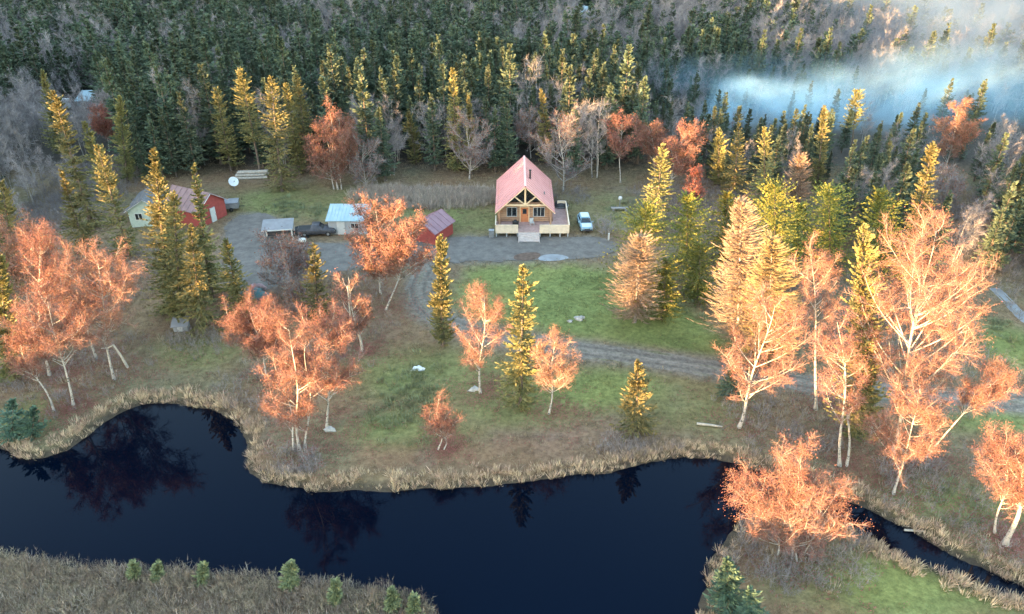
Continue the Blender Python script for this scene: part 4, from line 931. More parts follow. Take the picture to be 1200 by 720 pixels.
sub('tarp', lump_mesh(1.7, 1.2, .85, 3, 16, .5), 'teal_tarp', tt)
o = sub('cover', lump_mesh(.9, .6, .75, 5, 14, .5), 'pink_cloth', tt); o.location = (-.1, 1.5, .15)
# far roofs at the upper left
x, y = G(96, 106, -2.5); fb = thing('far_building', 'pale blue roofed building among the trees at the far left', 'building', (x, y, float(FALL(y+2))-.2), .05); NAMED.append((x, y+2, 6)); VIEW.append((x, y, 3.4, 34))
b_ = MB(); b_.box(-2.3, 2.3, .4, 4.6, 0, 2.2); sub('wall', b_, 'grey_wall', fb)
b_ = MB(); b_.slab((-2.7, 0, 2.3), (2.7, 0, 2.3), (2.7, 5.2, 3.6), (-2.7, 5.2, 3.6), .12)
for k in range(10): xx = -2.6+k*5.2/9; b_.bar((xx, .02, 2.32), (xx, 5.18, 3.62), .07, .07)
sub('roof', b_, 'pale_blue_roof', fb)
window(fb, -1.4, -.4, .9, 1.7, .36)
x, y = G(157, 100); fb = house('far_shed', 'small pale roofed shed among the trees right of the far blue roof', 'shed', (x, y, float(FALL(y+2))-.2), .1, 3.5, 4, 2.0, 3.0, 'grey_wall', 'pale_blue_roof'); VIEW.append((x, y, 2.2, 26))
x, y = G(65, 98); VIEW.append((x, y, 1.5, 24)); fb = thing('white_trailer', 'small white trailer left of the far blue roof', 'trailer', (x, y, float(FALL(y)))); NAMED.append((x, y, 2.5))
b_ = MB(); b_.box(-1.3, 1.3, 0, 1.5, .5, 2.5); sub('box', b_, 'white_trim', fb)
for s in (-.7, .7):
    b_ = MB(); b_.lathe([(.02, -.12), (.33, -.12), (.33, .12), (.02, .12)], 12, (s, .1, .34), axis='y'); sub('wheel', b_, 'tyre', fb)
x, y = G(690, 26, -9); fb = house('distant_house', 'distant white house in a gap of the forest at the top', 'house', (x, y, -9), .6, 7, 10, 3.2, 5.5, 'white_trim', 'pale_blue_roof'); NAMED[-1] = (x, y, 9); VIEW.append((x, y, 3, 40))
# little white lamp thing right of the car
x, y = G(726, 247); br = thing('garden_bench', 'low grey bench at the forest edge behind and right of the car', 'bench', (x, y, 0)); NAMED.append((x, y, 2))
b_ = MB(); b_.box(-1.3, 1.3, -.3, .3, .38, .5); sub('seat', b_, 'grey_bark', br)
for s in (-1, 1):
    b_ = MB(); b_.box(s*.95-.15, s*.95+.15, -.25, .25, 0, .38); sub('leg', b_, 'grey_bark', br)
gl = thing('ball_lamp', 'white ball lamp on a short post at the forest edge behind the grey bench', 'lamp', (x+.2, y+1.5, 0))
b_ = MB(); b_.tube([(0, 0, 0), (0, 0, 1.1)], .06, 8, cap=True); sub('post', b_, 'grey_metal', gl)
b_ = MB(); b_.lathe([(.01, -.32)]+[(.32*math.sin(q), -.32*math.cos(q)) for q in np.linspace(.3, 2.85, 9)]+[(.01, .32)], 14, (0, 0, 1.4)); sub('globe', b_, 'white_trim', gl)
x, y = G(713, 282); ps = MB(); ps.box(-.1, .1, -.1, .1, 0, 1.1); o = ps.build('marker_post', 'white_trim'); o.location = (x, y, 0); tag(o, 'short white post at the grass edge right of the car', 'post')
x, y = G(576, 280); ps = MB(); ps.box(-.35, .35, -.3, .3, 0, 1.1); ps.box(-.39, .39, -.34, .34, 1.1, 1.18); o = ps.build('utility_box', 'grey_metal'); o.location = (x, y+.4, 0); tag(o, 'grey utility box at the left corner of the cabin deck', 'utility box')
# stones
def stone(label, px, py, s, seed, m_='stone'):
    x, y = G(px, py); o = lump_mesh(s, s*.7, s*.6, seed, 12, .5).build('stone', m_); o.location = (x, y, -.03); tag(o, label, 'stone', 'pale stones on the grass')
stone('pale stone at the foot of the egg shaped orange birch', 556, 457, .55, 1); stone('pale stone at the foot of the right hand birch of the shore pair', 386, 504, .55, 2)
stone('white stone on the grass behind the smallest orange birch', 490, 433, .6, 3, 'dish_white'); stone('pale stone on the lawn left of the peach larch', 679, 374, .6, 4)
stone('small pale stone on the lawn in front of the lawn larch', 668, 377, .35, 6)
# fallen trunk by the leaning birch
x, y = G(832, 500); b_ = MB(); b_.tube([(-1.2, .25, .12), (0, 0, .16), (1.1, -.2, .12)], [.13, .12, .08], 8, cap=True); o = b_.build('fallen_trunk', 'dead_wood'); o.location = (x, y, .02); tag(o, 'pale fallen trunk on the grass left of the leaning shore birch', 'log')
x, y = G(150, 431); b_ = MB(); b_.tube([(.0, 0, -.1), (-.35, 0, 1.6), (-.75, 0, 2.9)], [.15, .12, .09], 8, cap=True); r = thing('broken_trunk', 'broken white stump leaning against the large left shore birch', 'stump', (x, y, 0)); sub('trunk', b_, 'dead_wood', r)
b_ = MB(); b_.tube([(-.75, 0, 2.85), (-1.4, 0, 2.5), (-2.2, .1, 2.35)], [.08, .06, .04], 7, cap=True); sub('branch', b_, 'dead_wood', r)
x, y = G(1068, 612); b_ = MB(); b_.tube([(-.7, .1, WATER_Z+.1), (.8, -.1, WATER_Z+.16)], [.10, .07], 8, cap=True); o = b_.build('driftwood', 'dead_wood'); o.location = (x, y-.6, 0); tag(o, 'short pale driftwood in the creek', 'log')
# ------------------------------------------------------------------ scattered cover (nobody could count it)
def scatter(name, pts, srcs, label, scl, seed=0, tilt=.12):
    rs = np.random.RandomState(seed); n = len(pts)
    me = bpy.data.meshes.new(name); me.vertices.add(n); me.vertices.foreach_set('co', np.asarray(pts, np.float32).ravel())
    a = me.attributes.new('turn', 'FLOAT_VECTOR', 'POINT'); a.data.foreach_set('vector', np.stack([rs.randn(n)*tilt, rs.randn(n)*tilt, rs.rand(n)*6.283], -1).astype(np.float32).ravel())
    a = me.attributes.new('size', 'FLOAT_VECTOR', 'POINT'); s_ = np.asarray(scl, float); s_ = s_ if s_.ndim == 2 else np.stack([s_]*3, -1); a.data.foreach_set('vector', s_.astype(np.float32).ravel())
    a = me.attributes.new('pick', 'INT', 'POINT'); a.data.foreach_set('value', rs.randint(0, len(srcs), n).astype(np.int32))
    col_ = bpy.data.collections.new(name+'_source')
    for k, s in enumerate(srcs):
        o_ = bpy.data.objects.new('%s_source_%02d' % (name, k), s); col_.objects.link(o_)
    o = link(bpy.data.objects.new(name, me)); o['kind'] = 'stuff'; o['label'] = label
    ng = bpy.data.node_groups.new(name, 'GeometryNodeTree')
    ng.interface.new_socket('Geometry', in_out='INPUT', socket_type='NodeSocketGeometry'); ng.interface.new_socket('Geometry', in_out='OUTPUT', socket_type='NodeSocketGeometry')
    N = ng.nodes; L = ng.links; gi = N.new('NodeGroupInput'); go = N.new('NodeGroupOutput'); ip = N.new('GeometryNodeInstanceOnPoints'); ci = N.new('GeometryNodeCollectionInfo')
    ci.inputs['Collection'].default_value = col_; ci.inputs['Separate Children'].default_value = True; ci.inputs['Reset Children'].default_value = True
    def at(nm, ty):
        q = N.new('GeometryNodeInputNamedAttribute'); q.data_type = ty; q.inputs['Name'].default_value = nm; return q.outputs['Attribute']
    L.new(gi.outputs[0], ip.inputs['Points']); L.new(ci.outputs[0], ip.inputs['Instance']); ip.inputs['Pick Instance'].default_value = True
    L.new(at('pick', 'INT'), ip.inputs['Instance Index']); L.new(at('turn', 'FLOAT_VECTOR'), ip.inputs['Rotation']); L.new(at('size', 'FLOAT_VECTOR'), ip.inputs['Scale'])
    L.new(ip.outputs[0], go.inputs[0])
    md = o.modifiers.new('scatter', 'NODES'); md.node_group = ng
    return o
def tuft(seed, n, h, spread, w, m_, lean=.35, twiggy=False):
    rs = np.random.RandomState(seed); b_ = MB(); a = rs.rand(n)*6.283; r = spread*np.sqrt(rs.rand(n))
    base = np.stack([r*np.cos(a), r*np.sin(a), -.05+0*a], -1); ln = h*rs.uniform(.55, 1.1, n)
    v_ = np.stack([np.cos(a)*lean*rs.rand(n)+rs.randn(n)*.12, np.sin(a)*lean*rs.rand(n)+rs.randn(n)*.12, 1+0*a], -1); v_ /= np.linalg.norm(v_, axis=1)[:, None]
    th = rs.rand(n)*6.283; pr_ = np.stack([np.cos(th), np.sin(th), 0*th], -1)
    if not twiggy: b_.diamonds(base, v_*ln[:, None], pr_, w*rs.uniform(.6, 1.3, n), mid=.55)
    else:
        b_.spikes(base, v_*ln[:, None], pr_, w)
        k = 7; s_ = rs.uniform(.3, 1, (n, k)); p = (base[:, None]+v_[:, None]*(ln[:, None]*s_)[..., None]).reshape(-1, 3)
        d = (v_[:, None]*.6+rs.randn(n, k, 3)*.5).reshape(-1, 3); d /= np.linalg.norm(d, axis=1)[:, None]; q = np.cross(d, rs.randn(len(d), 3)); q /= np.linalg.norm(q, axis=1)[:, None]
        b_.spikes(p, d*(h*.38*rs.uniform(.5, 1.2, len(p)))[:, None], q, w*.8)
    return b_.mesh('tuft', [MATS[m_]])
def pts_in(x0, x1, y0, y1, n, keep, seed, prob=None):
    rs = np.random.RandomState(seed); x = rs.uniform(x0, x1, n); y = rs.uniform(y0, y1, n); k = keep(x, y)
    return x[k], y[k]
def pxmask(x, y, blobs):
    m_ = np.zeros_like(x)
    for q in blobs: m_ = np.maximum(m_, (q[4] if len(q) > 4 else 1)*blob(*q[:4], x, y, .6))
    return m_
def inframe(x, y, z=0, mg=40):
    u, v = PROJ(x, y, z); return (u > -mg) & (u < 1200+mg) & (v > -mg) & (v < 720+mg*2)
def offroad(x, y, g=0.2): return (segdist(x, y, ROAD, False) > 1.75+g) & (sdf(x, y, YARD_L) > g) & (sdf(x, y, YARD_R) > g)

LB = lambda x, y: PROJ(x, y)[1] > 640   # the near bank strip
# reeds on the far shore, the creek and the right bank
rs = np.random.RandomState(1)
x = rs.uniform(-62, 62, 60000); y = rs.uniform(30, 66, 60000); d = shore(x, y); u, v = PROJ(x, y)
wid = 1.0+1.1*fbm(x, y, 5, 71); nearb = (v > 636) & (u < 560)
k = (d > -.35) & (d < wid) & ~nearb & inframe(x, y) & (rs.rand(len(x)) < np.where(d < wid*.7, .8, .4)*np.clip(fbm(x, y, 1.7, 79)*3.2-.75, .05, 1))
z = np.where(d < .2, -.42, -.1)
scatter('reeds', np.stack([x[k], y[k], z[k]], -1), [tuft(s, 26, 1.0, .28, .045, 'reed', .5+.25*(s % 3)) for s in range(6)]+[tuft(12, 12, .8, .35, .02, 'dry_brush', .8, True), tuft(13, 20, .45, .4, .04, 'dry_blades', 1.0)], 'straw coloured reeds along the water edge', rs.uniform(.45, 1.05, k.sum())*(.6+.6*fbm(x[k], y[k], 2.0, 73)), 2)
# brushy near bank
x = rs.uniform(-42, 4, 26000); y = rs.uniform(24, 42, 26000); d = shore(x, y); u, v = PROJ(x, y)
k = (d > -.1) & (v > 630) & (u < 620) & inframe(x, y, 0, 60) & (rs.rand(len(x)) < .42)
scatter('bank_brush', np.stack([x[k], y[k], np.full(k.sum(), -.12)], -1), [tuft(20+s, 16, .75, .4, .022, 'dry_brush', .7, True) for s in range(4)]+[tuft(30+s, 30, .75, .35, .03, 'pale_brush', .7) for s in range(1)]+[tuft(33+s, 22, .5, .35, .04, 'dry_brush', .8) for s in range(2)], 'grey brown brush covering the near bank', rs.uniform(.6, 1.3, k.sum())*(.6+.8*fbm(x[k], y[k], 1.8, 74)), 3)
# green weeds at the tip of the near bank
x = rs.uniform(-24, 0, 4000); y = rs.uniform(28, 36, 4000); u, v = PROJ(x, y)
k = (shore(x, y) > -.1) & (u > 370) & (u < 520) & (v > 670) & (rs.rand(len(x)) < .18)
scatter('bank_weeds', np.stack([x[k], y[k], np.full(k.sum(), -.12)], -1), [tuft(40+s, 40, .6, .3, .05, 'green_brush', .8) for s in range(3)], 'green weeds at the tip of the near bank', rs.uniform(.5, 1.1, k.sum()), 4)
# pale brush behind the mauve shed
x = rs.uniform(-40, 8, 30000); y = rs.uniform(95, 122, 30000)
mk = pxmask(x, y, [(500, 234, 62, 9), (560, 232, 28, 7), (450, 230, 30, 7), (470, 240, 30, 4, .6)]); k = (rs.rand(len(x)) < mk*.5)
scatter('pale_brush', np.stack([x[k], y[k], np.zeros(k.sum())], -1), [tuft(50+s, 30, 1.2, .45, .05, 'pale_brush', .7) for s in range(3)]+[tuft(55, 12, 1.2, .4, .03, 'pale_brush', .6, True)], 'pale dry brush along the forest edge left of the cabin', rs.uniform(.6, 1.3, k.sum()), 5)
# undergrowth: mauve and brown brush
x = rs.uniform(-75, 80, 120000); y = rs.uniform(36, 128, 120000)
mk = pxmask(x, y, [(930, 650, 80, 50, .75), (880, 640, 40, 40, .8), (990, 640, 40, 25, .5), (60, 250, 60, 60, .7), (130, 330, 60, 40, .35), (60, 440, 90, 40, .3), (110, 180, 70, 60, .7), (335, 345, 40, 25, .5), (410, 385, 40, 35, .25), (1090, 560, 60, 40, .35), (930, 500, 60, 30, .4), (1080, 400, 70, 60, .4), (1160, 280, 70, 60, .5),
    (1020, 420, 50, 50, .4), (345, 545, 30, 18, .9), (870, 480, 30, 20, .3), (750, 530, 50, 16, .8), (650, 230, 40, 10, .5), (790, 235, 40, 20, .6), (280, 470, 40, 40, .3), (318, 335, 40, 25, .7), (350, 305, 30, 12, .5), (420, 330, 30, 14, .4), (860, 260, 60, 60, .4), (230, 400, 50, 15, .3), (1180, 570, 40, 40, .4), (1060, 610, 60, 20, .5), (1150, 640, 50, 25, .5)])
k = (rs.rand(len(x)) < mk*.55) & (sdf(x, y, POND) > .3) & inframe(x, y) & offroad(x, y, .8)
scatter('undergrowth', np.stack([x[k], y[k], np.full(k.sum(), -.03)], -1), [tuft(60+s, 12, 1.0, .4, .02, 'bare_twigs', .6, True) for s in range(4)]+[tuft(66+s, 20, .6, .4, .045, 'dry_brush', .8) for s in range(2)], 'low bare undergrowth beneath the trees', rs.uniform(.5, 1.4, k.sum()), 6)
# green shrubby patch in the grass
x = rs.uniform(-40, 60, 60000); y = rs.uniform(36, 130, 60000)
mk = pxmask(x, y, [(480, 470, 40, 38, .8), (18, 490, 28, 24, .7), (1110, 600, 20, 20, .4), (330, 245, 14, 12, .9), (350, 250, 30, 8, .5), (1120, 585, 40, 30, .2), (740, 250, 25, 10, .6), (820, 345, 40, 25, .5), (1170, 380, 14, 20, .5), (860, 700, 20, 16, .3)]); k = (rs.rand(len(x)) < mk*.4) & (sdf(x, y, POND) > .5) & offroad(x, y, .6)
scatter('green_shrubs', np.stack([x[k], y[k], np.zeros(k.sum())], -1), [tuft(80+s, 40, .7, .45, .06, 'green_brush', .9) for s in range(3)], 'low grey green shrubs in the grass', rs.uniform(.4, 1.1, k.sum()), 7)
# grass tufts
def gi_(p, q): # nearest grid colour index
    return np.clip(np.searchsorted(YS, q), 0, nY-1)*nX+np.clip(np.searchsorted(XS, p), 0, nX-1)
x = rs.uniform(-75, 75, 150000); y = rs.uniform(32, 128, 150000); lw = lawn[gi_(x, y)]
ok = (sdf(x, y, POND) > .4) & inframe(x, y) & offroad(x, y, -.25)
k = ok & (rs.rand(len(x)) < np.clip(lw, 0, 1)*.30*np.clip(fbm(x, y, 3, 201)*2-.3, .1, 1))
scatter('grass', np.stack([x[k], y[k], np.zeros(k.sum())], -1), [tuft(90+s, 26, .17, .28, .03, 'grass_blades', 1.2) for s in range(4)], 'short green grass', rs.uniform(.6, 1.5, k.sum()), 8)
k = ok & (rs.rand(len(x)) < (1-np.clip(lw, 0, 1))*.34*np.clip(fbm(x, y, 2.5, 203)*2-.3, .1, 1))
scatter('dry_grass', np.stack([x[k], y[k], np.zeros(k.sum())], -1), [tuft(95+s, 26, .28, .32, .03, 'dry_blades', 1.1) for s in range(4)], 'dry brown grass and litter under the birches', rs.uniform(.5, 1.4, k.sum()), 9)
# fallen leaves under the birches
lx_ = []; rs2 = np.random.RandomState(55)
for bp_, tp_, w_, lab, kw in BIRCHES:
    bx_, by_ = G(*bp_)
    if by_ > 90: continue
    n_ = 260; r_ = rs2.gamma(2.2, w_/FPX*by_*.30, n_); a_ = rs2.rand(n_)*6.283; lx_.append(np.stack([bx_+r_*np.cos(a_)+.8, by_+r_*np.sin(a_)+.4], -1))
lx_ = np.concatenate(lx_); lx_ = lx_[sdf(lx_[:, 0], lx_[:, 1], POND) > .6]
fl = []
for q in range(3):
    b_ = MB(); n_ = 7; p_ = np.c_[rs2.randn(n_, 2)*.25, np.full(n_, .03)+rs2.rand(n_)*.05]; d_ = rs2.randn(n_, 3)*[1, 1, .25]; d_ /= np.linalg.norm(d_, axis=1)[:, None]; pp = np.cross(d_, [0, 0, 1.]); pp /= np.linalg.norm(pp, axis=1)[:, None]
    b_.diamonds(p_, d_*.13, pp, .09); fl.append(b_.mesh('leaf_litter', [MATS['birch_leaves']]))
scatter('fallen_leaves', np.c_[lx_, np.zeros(len(lx_))], fl, 'fallen orange leaves under the birches', rs2.uniform(.7, 1.3, len(lx_)), 31, .05)
# whitish bush beside the car
x, y = G(710, 275); bo = thing('bare_bush', 'pale leafless bush on the grass right of the car', 'bush', (x, y, 0)); NAMED.append((x, y, 2))
t_, c_ = broadleaf(3.4, 5.0, 901, cb=.05, stems=((0, 0, 0, 0, 1), (-.5, 0, -1.2, 0, .8), (.5, 0, 1.1, .2, .8)), nl=20, leaves=0, tr=.05, twigm='bare_twigs', bark='grey_bark'); part('stem', t_, bo); part('twigs', c_, bo)

# ------------------------------------------------------------------ the forest
sp_var = [conifer(12.0, 1.45+.30*(k % 3), 1000+k, dens=20, sprays=9, spray=(.46, .24), cb=.10, prof=.75+.12*(k % 3), clump=.4, droop=-.3) for k in range(8)]
sp_far = [conifer(12.0, 1.40+.28*(k % 3), 1100+k, dens=8, sprays=6, spray=(.75, .36), cb=.12, prof=.7+.12*(k % 3), clump=.4, droop=-.3) for k in range(6)]
bb_var = [broadleaf(11.5, 4.6+.6*(k % 3), 1200+k, cb=.22, nl=18, n2=6, n3=20, leaves=0, twig=(.95, .035), twigm='bare_twigs', bark='grey_bark' if k % 2 else 'birch_bark', stems=((0, 0, 0, 0, 1),) if k % 2 else ((0, 0, 0, 0, 1), (.5, .2, 1.0, .3, .85)), tr=.085) for k in range(8)]
bb_far = [broadleaf(11.5, 3.8+.6*(k % 3), 1300+k, cb=.3, nl=11, n2=4, n3=18, leaves=0, twig=(1.2, .05), twigm='bare_twigs', bark='birch_bark', tr=.11, wob=.6) for k in range(5)]
def joined(tm, cm, name):
    bm = bmesh.new(); me = bpy.data.meshes.new(name); mats = list(tm.materials)+list(cm.materials)
    bm.from_mesh(tm); nf = len(bm.faces); bm.from_mesh(cm); bm.faces.ensure_lookup_table()
    k0 = len(tm.materials)
    for f in bm.faces[nf:]: f.material_index += k0
    bm.to_mesh(me); bm.free()
    for m_ in mats: me.materials.append(m_)
    return me
sp_one = [joined(a, b_, 'spruce') for a, b_ in sp_far]; bb_one = [joined(a, b_, 'bare_birch') for a, b_ in bb_far]
sp_mid = [joined(a, b_, 'spruce') for a, b_ in sp_var]; bb_mid = [joined(a, b_, 'bare_birch') for a, b_ in bb_var]

EDGE = GP([(-200, 420), (-60, 330), (0, 250), (60, 240), (100, 235), (150, 222), (215, 215), (262, 200), (330, 212), (380, 214), (450, 222), (500, 220), (560, 218), (600, 225), (680, 226), (720, 228), (745, 238), (790, 246), (840, 262), (890, 275), (940, 300), (1000, 320), (1060, 330), (1120, 322), (1165, 318), (1215, 330), (1290, 372), (1400, 430), (1600, 430), (1900, 120), (2200, -40), (2200, -100), (-1000, -100), (-1000, -40), (-700, 120), (-200, 420)])
EDGE = [(-150, 75), (-75, 88), (-68, 98)] + [tuple(p) for p in EDGE[3:-11]] + [(70, 74), (95, 70), (160, 75), (420, 560), (-420, 560)]
rs = np.random.RandomState(77)
sx = 3.3; gxx, gyy = np.meshgrid(np.arange(-330, 331, sx), np.arange(66, 520, sx)); x = gxx.ravel()+rs.uniform(-1.5, 1.5, gxx.size); y = gyy.ravel()+rs.uniform(-1.5, 1.5, gxx.size)
k = inpoly(x, y, EDGE); u, v = PROJ(x, y, 8.0+FALL(y)); k &= (u > -160) & (u < 1360); x = x[k]; y = y[k]
for nx_, ny_, nr in NAMED:
    k = np.hypot(x-nx_, y-ny_) > nr*1.15+1.0; x = x[k]; y = y[k]
k = (segdist(x, y, STREAM, False) > 2.0); x = x[k]; y = y[k]
# keep the named back rows visible: no forest tree close in front of them
NM = np.array(NAMED); u, v = PROJ(x, y, 6.0+FALL(y)); keep = np.ones(len(x), bool)
for nx_, ny_, nr in NAMED:
    if ny_ < 85: continue
    bad = (np.abs(x/ZC(y)-nx_/ZC(ny_))*ZC(y) < nr*1.2+1.2) & (y < ny_) & (y > ny_-14); keep &= ~bad
for nx_, ny_, nr, ln_ in VIEW:
    keep &= ~((np.abs(x/ZC(y)-nx_/ZC(ny_))*ZC(y) < nr+1.0) & (y < ny_+1) & (y > ny_-ln_))
x = x[keep]; y = y[keep]; u, v = PROJ(x, y, 6.0+FALL(y))
# share of bare birches
fr = np.where(v < 70, .30, .12)
for q in [(60, 165, 75, 75, 1.6), (20, 200, 50, 60, 1.3), (60, 60, 90, 30, .5), (250, 105, 40, 22, .5), (430, 165, 50, 45, .65), (150, 55, 60, 20, .35), (400, 15, 160, 20, .40), (660, 165, 60, 50, .7), (550, 170, 30, 40, .5), (620, 40, 60, 40, .45), (720, 45, 120, 45, .75), (860, 20, 120, 30, .75), (1020, 60, 150, 60, .8), (1150, 60, 80, 60, .85), (1130, 220, 50, 60, .45), (1060, 150, 30, 40, .4), (800, 110, 50, 40, .3), (500, 40, 80, 30, .2), (1180, 150, 40, 40, .6)]:
    dd = np.hypot((u-q[0])/q[2], (v-q[1])/q[3]); fr = np.maximum(fr, q[4]*(1-sstep(.6, 1.3, dd)))
fr = fr*(.4+1.2*fbm(x, y, 16, 301)); isb = rs.rand(len(x)) < fr
# smoke clearing and lower wood on the right
thin = np.hypot((x-74)/54, (y-152)/24) < 1
keep = ~(thin & (rs.rand(len(x)) < .85)); x = x[keep]; y = y[keep]; isb = isb[keep]; u = u[keep]; v = v[keep]
hs = rs.normal(12.2, 2.4, len(x)).clip(6, 17.5); hs = hs*np.where((x > 24) & (y > 114) & (y < 180), .62, np.where((x > 35) & (y < 170), .8, 1.0))*np.where(y < 118, .9, 1.0)
hs = np.where((u < 160) & (v > 90) & isb, hs*.72, hs); hs = np.where(y > 165, hs*1.08, hs)*np.where(isb, .95, 1)
zg = FALL(y); sc = hs/11.5; dist = np.hypot(y, x)
vis = inframe(x, y, 5.0+zg, 8)
# how much of each tree shows: nearest first, cover the picture columns
order = np.argsort(dist); cov = np.full(1300, 9999.0); show = np.zeros(len(x))
for q in order:
    if not vis[q]: continue
    zc = ZC(y[q], hs[q]+zg[q]); uu, vt = PROJ(x[q], y[q], hs[q]+zg[q]); hwid = max(2.0, 1.2*FPX/zc)
    a, b_ = int(max(0, uu-hwid)), int(min(1200, uu+hwid)); 
    if b_ <= a: continue
    show[q] = max(0, np.mean(cov[a:b_+1])-vt)*2*hwid
    cov[a:b_+1] = np.minimum(cov[a:b_+1], vt+6)
big = (show > 60) & vis
def pick(mask, n):
    c = np.where(mask)[0]; return set(c[np.argsort(-show[c])[:n]])
n_sp = 300-len(SPRUCES); ind_s = pick(big & ~isb, n_sp-5); ind_b = pick(big & isb, 290)
G1 = 'spruces in the shaded forest behind the clearing'; G2 = 'bare birches in the shaded forest behind the clearing'
def place_copy(name, var, one, q, label, cat, group):
    rz = rs.rand()*6.28; s_ = (sc[q]*rs.uniform(.85, 1.2),)*2+(sc[q],)
    if y[q] < 150:
        a, b_ = var[rs.randint(len(var))]; plant_tree(name, (a, b_), label, cat, (x[q], y[q], zg[q]-.1), group, rz, s_)
    else:
        o = link(bpy.data.objects.new(name, one[rs.randint(len(one))])); o.location = (x[q], y[q], zg[q]-.1); o.rotation_euler = (0, 0, rz); o.scale = s_; tag(o, label, cat, group)
LM = [(49, 82, 'small golden topped spruce'), (93, 93, 'far blue roof'), (113, 169, 'lone leaning golden spruce'), (115, 120, 'rusty orange birch'), (140, 112, 'gold edged spruce at left'), (180, 172, 'tallest golden spruce'),
 (240, 225, 'red house'), (281, 79, 'gold spire spruce'), (317, 89, 'dark gold topped spruce'), (384, 119, 'wide orange birch'), (428, 158, 'mauve birch by the yard'), (490, 225, 'pale brush'), (530, 79, 'gold topped spruce by the cabin'),
 (548, 124, 'pink topped birch'), (617, 190, 'pink cabin roof'), (655, 126, 'wide mauve birch'), (686, 266, 'parked car'), (728, 129, 'long trunked orange birch'), (757, 134, 'fan shaped birch'), (806, 143, 'right leaning back birch'),
 (777, 169, 'pale gold spruce'), (866, 144, 'dark spruce below the smoke'), (895, 149, 'broad gold and green spruce'), (938, 181, 'small pale larch'), (966, 124, 'narrow gold spruce'), (1004, 106, 'dark bushy topped spruce'),
 (1030, 224, 'gilded green pine'), (1093, 167, 'bright yellow leaning spruce'), (1126, 112, 'fiery orange birch'), (1104, 247, 'largest orange birch'), (690, 20, 'distant white house'), (1180, 360, 'pale right edge track'), (2, 212, 'gold lit edge spruce')]
def zone_label(what, q):
    uu, vv = PROJ(x[q], y[q], hs[q]*.6+zg[q]); d_ = [(abs(uu-a)+abs(vv-b_)*.8, a, b_, t_) for a, b_, t_ in LM]; _, a, b_, t_ = min(d_)
    sz = 'tall' if hs[q] > 11.6 else 'short' if hs[q] < 9.4 else 'mid sized'
    du, dv_ = uu-a, b_-vv
    far = 'well ' if math.hypot(du, dv_) > 55 else ''
    side = ('right of' if du > 0 else 'left of') if abs(du) > 10 else ''
    vert = ('above' if dv_ > 0 else 'below') if abs(dv_) > 14 else ''
    rel = ' and '.join(k for k in (vert, side) if k) or 'close beside'
    return '%s %s %s%s the %s' % (sz, what, far, rel, t_)
G1 = 'spruces in the shaded forest behind the clearing'; G2 = 'bare birches in the shaded forest behind the clearing'
for q in sorted(ind_s): place_copy('spruce_tree', sp_var, sp_mid, q, zone_label('dark spruce', q), 'spruce', G1)
for q in sorted(ind_b): place_copy('bare_birch', bb_var, bb_mid, q, zone_label('bare birch', q), 'birch', G2)
rest_s = np.array([q for q in range(len(x)) if not isb[q] and q not in ind_s]); rest_b = np.array([q for q in range(len(x)) if isb[q] and q not in ind_b])
def wood(name, idx, srcs, label, seed):
    s_ = np.stack([sc[idx]*rs.uniform(.85, 1.2, len(idx)), sc[idx]*rs.uniform(.85, 1.2, len(idx)), sc[idx]], -1)
    scatter(name, np.stack([x[idx], y[idx], zg[idx]-.1], -1), srcs, label, s_, seed, .03)
nr_ = y[rest_s] < 190
wood('spruce_wood', rest_s[nr_], sp_mid, 'dense dark spruce wood behind the clearing', 11)
wood('far_spruce_wood', rest_s[~nr_], sp_one, 'far spruce forest stretching to the top of the picture', 12)
nr_ = y[rest_b] < 190
wood('birch_wood', rest_b[nr_], bb_mid, 'grey leafless birch wood among the spruces', 13)
wood('far_birch_wood', rest_b[~nr_], bb_one, 'far leafless birch wood at the top of the picture', 14)
print('forest', len(x), len(ind_s), len(ind_b), len(rest_s), len(rest_b), big.sum())

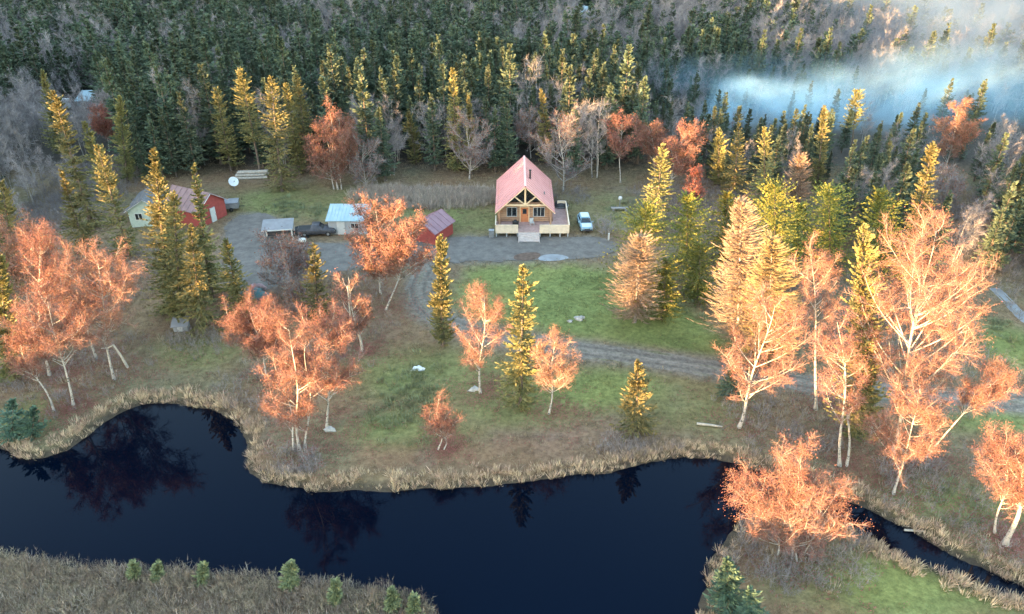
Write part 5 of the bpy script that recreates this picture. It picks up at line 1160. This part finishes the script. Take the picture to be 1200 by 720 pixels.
# ------------------------------------------------------------------ smoke drifting over the wood
def smoke(name, label, nodes, dens, colr, blobs, nscale, seed):
    """blobs: ellipsoids (cx,cy,cz, rx,ry,rz, strength) filling one box-shaped volume"""
    lo = np.min([np.array(b_[:3])-np.array(b_[3:6])*1.0 for b_ in blobs], 0); hi = np.max([np.array(b_[:3])+np.array(b_[3:6])*1.0 for b_ in blobs], 0); lo[2] = max(lo[2], .3)
    m_ = bpy.data.materials.new(name); m_.use_nodes = True; N = m_.node_tree.nodes; L = m_.node_tree.links; N.remove(N['Principled BSDF'])
    pv_ = N.new('ShaderNodeVolumePrincipled'); pv_.inputs['Color'].default_value = (*colr, 1); pv_.inputs['Anisotropy'].default_value = 0.0
    tc = N.new('ShaderNodeTexCoord'); nz = N.new('ShaderNodeTexNoise'); nz.inputs['Scale'].default_value = nscale; nz.inputs['Detail'].default_value = 6; nz.inputs['Roughness'].default_value = .62; nz.inputs['Distortion'].default_value = 1.0
    L.new(tc.outputs['Object'], nz.inputs['Vector'])
    mrn = N.new('ShaderNodeMapRange'); mrn.inputs['From Min'].default_value = .36; mrn.inputs['From Max'].default_value = .66; L.new(nz.outputs['Fac'], mrn.inputs[0])
    acc = None
    wob = N.new('ShaderNodeVectorMath'); wob.operation = 'MULTIPLY_ADD'; L.new(nz.outputs['Color'], wob.inputs[0]); wob.inputs[1].default_value = (22, 22, 7); L.new(tc.outputs['Object'], wob.inputs[2])
    for b_ in blobs:
        s1 = N.new('ShaderNodeVectorMath'); s1.operation = 'SUBTRACT'; L.new(wob.outputs[0], s1.inputs[0]); s1.inputs[1].default_value = (b_[0]+11, b_[1]+11, b_[2]+3.5)
        s2 = N.new('ShaderNodeVectorMath'); s2.operation = 'DIVIDE'; L.new(s1.outputs[0], s2.inputs[0]); s2.inputs[1].default_value = b_[3:6]
        s3 = N.new('ShaderNodeVectorMath'); s3.operation = 'LENGTH'; L.new(s2.outputs[0], s3.inputs[0])
        s4 = N.new('ShaderNodeMapRange'); s4.interpolation_type = 'SMOOTHSTEP'; s4.inputs['From Min'].default_value = .95; s4.inputs['From Max'].default_value = .25; s4.inputs['To Min'].default_value = 0; s4.inputs['To Max'].default_value = b_[6]; L.new(s3.outputs['Value'], s4.inputs[0])
        if acc is None: acc = s4.outputs[0]
        else:
            a_ = N.new('ShaderNodeMath'); a_.operation = 'ADD'; L.new(acc, a_.inputs[0]); L.new(s4.outputs[0], a_.inputs[1]); acc = a_.outputs[0]
    mm = N.new('ShaderNodeMath'); mm.operation = 'MULTIPLY'; L.new(acc, mm.inputs[0]); L.new(mrn.outputs[0], mm.inputs[1])
    m2 = N.new('ShaderNodeMath'); m2.operation = 'MULTIPLY'; L.new(mm.outputs[0], m2.inputs[0]); m2.inputs[1].default_value = dens
    L.new(m2.outputs[0], pv_.inputs['Density']); L.new(pv_.outputs[0], N['Material Output'].inputs['Volume'])
    b_ = MB(); b_.box(lo[0], hi[0], lo[1], hi[1], lo[2], hi[2]); o = b_.build(name, m_); o['kind'] = 'stuff'; o['label'] = label
    return o
smoke('smoke', 'layer of blue smoke drifting low over the wood', None, .070, (.42, .66, .86), [(48, 146, 4, 27, 12, 7, 1.6), (84, 150, 4, 46, 17, 8.5, .8), (66, 176, 1, 54, 16, 8, .45), (100, 172, 3, 44, 14, 9, .5)], .05, 1)
smoke('smoke_plume', 'white smoke plume rising at the upper right', None, .046, (.21, .285, .39), [(106, 170, 2, 46, 24, 12, .8), (128, 196, 3, 54, 40, 15, 1.1), (160, 250, 5, 84, 70, 20, 1.1)], .05, 2)
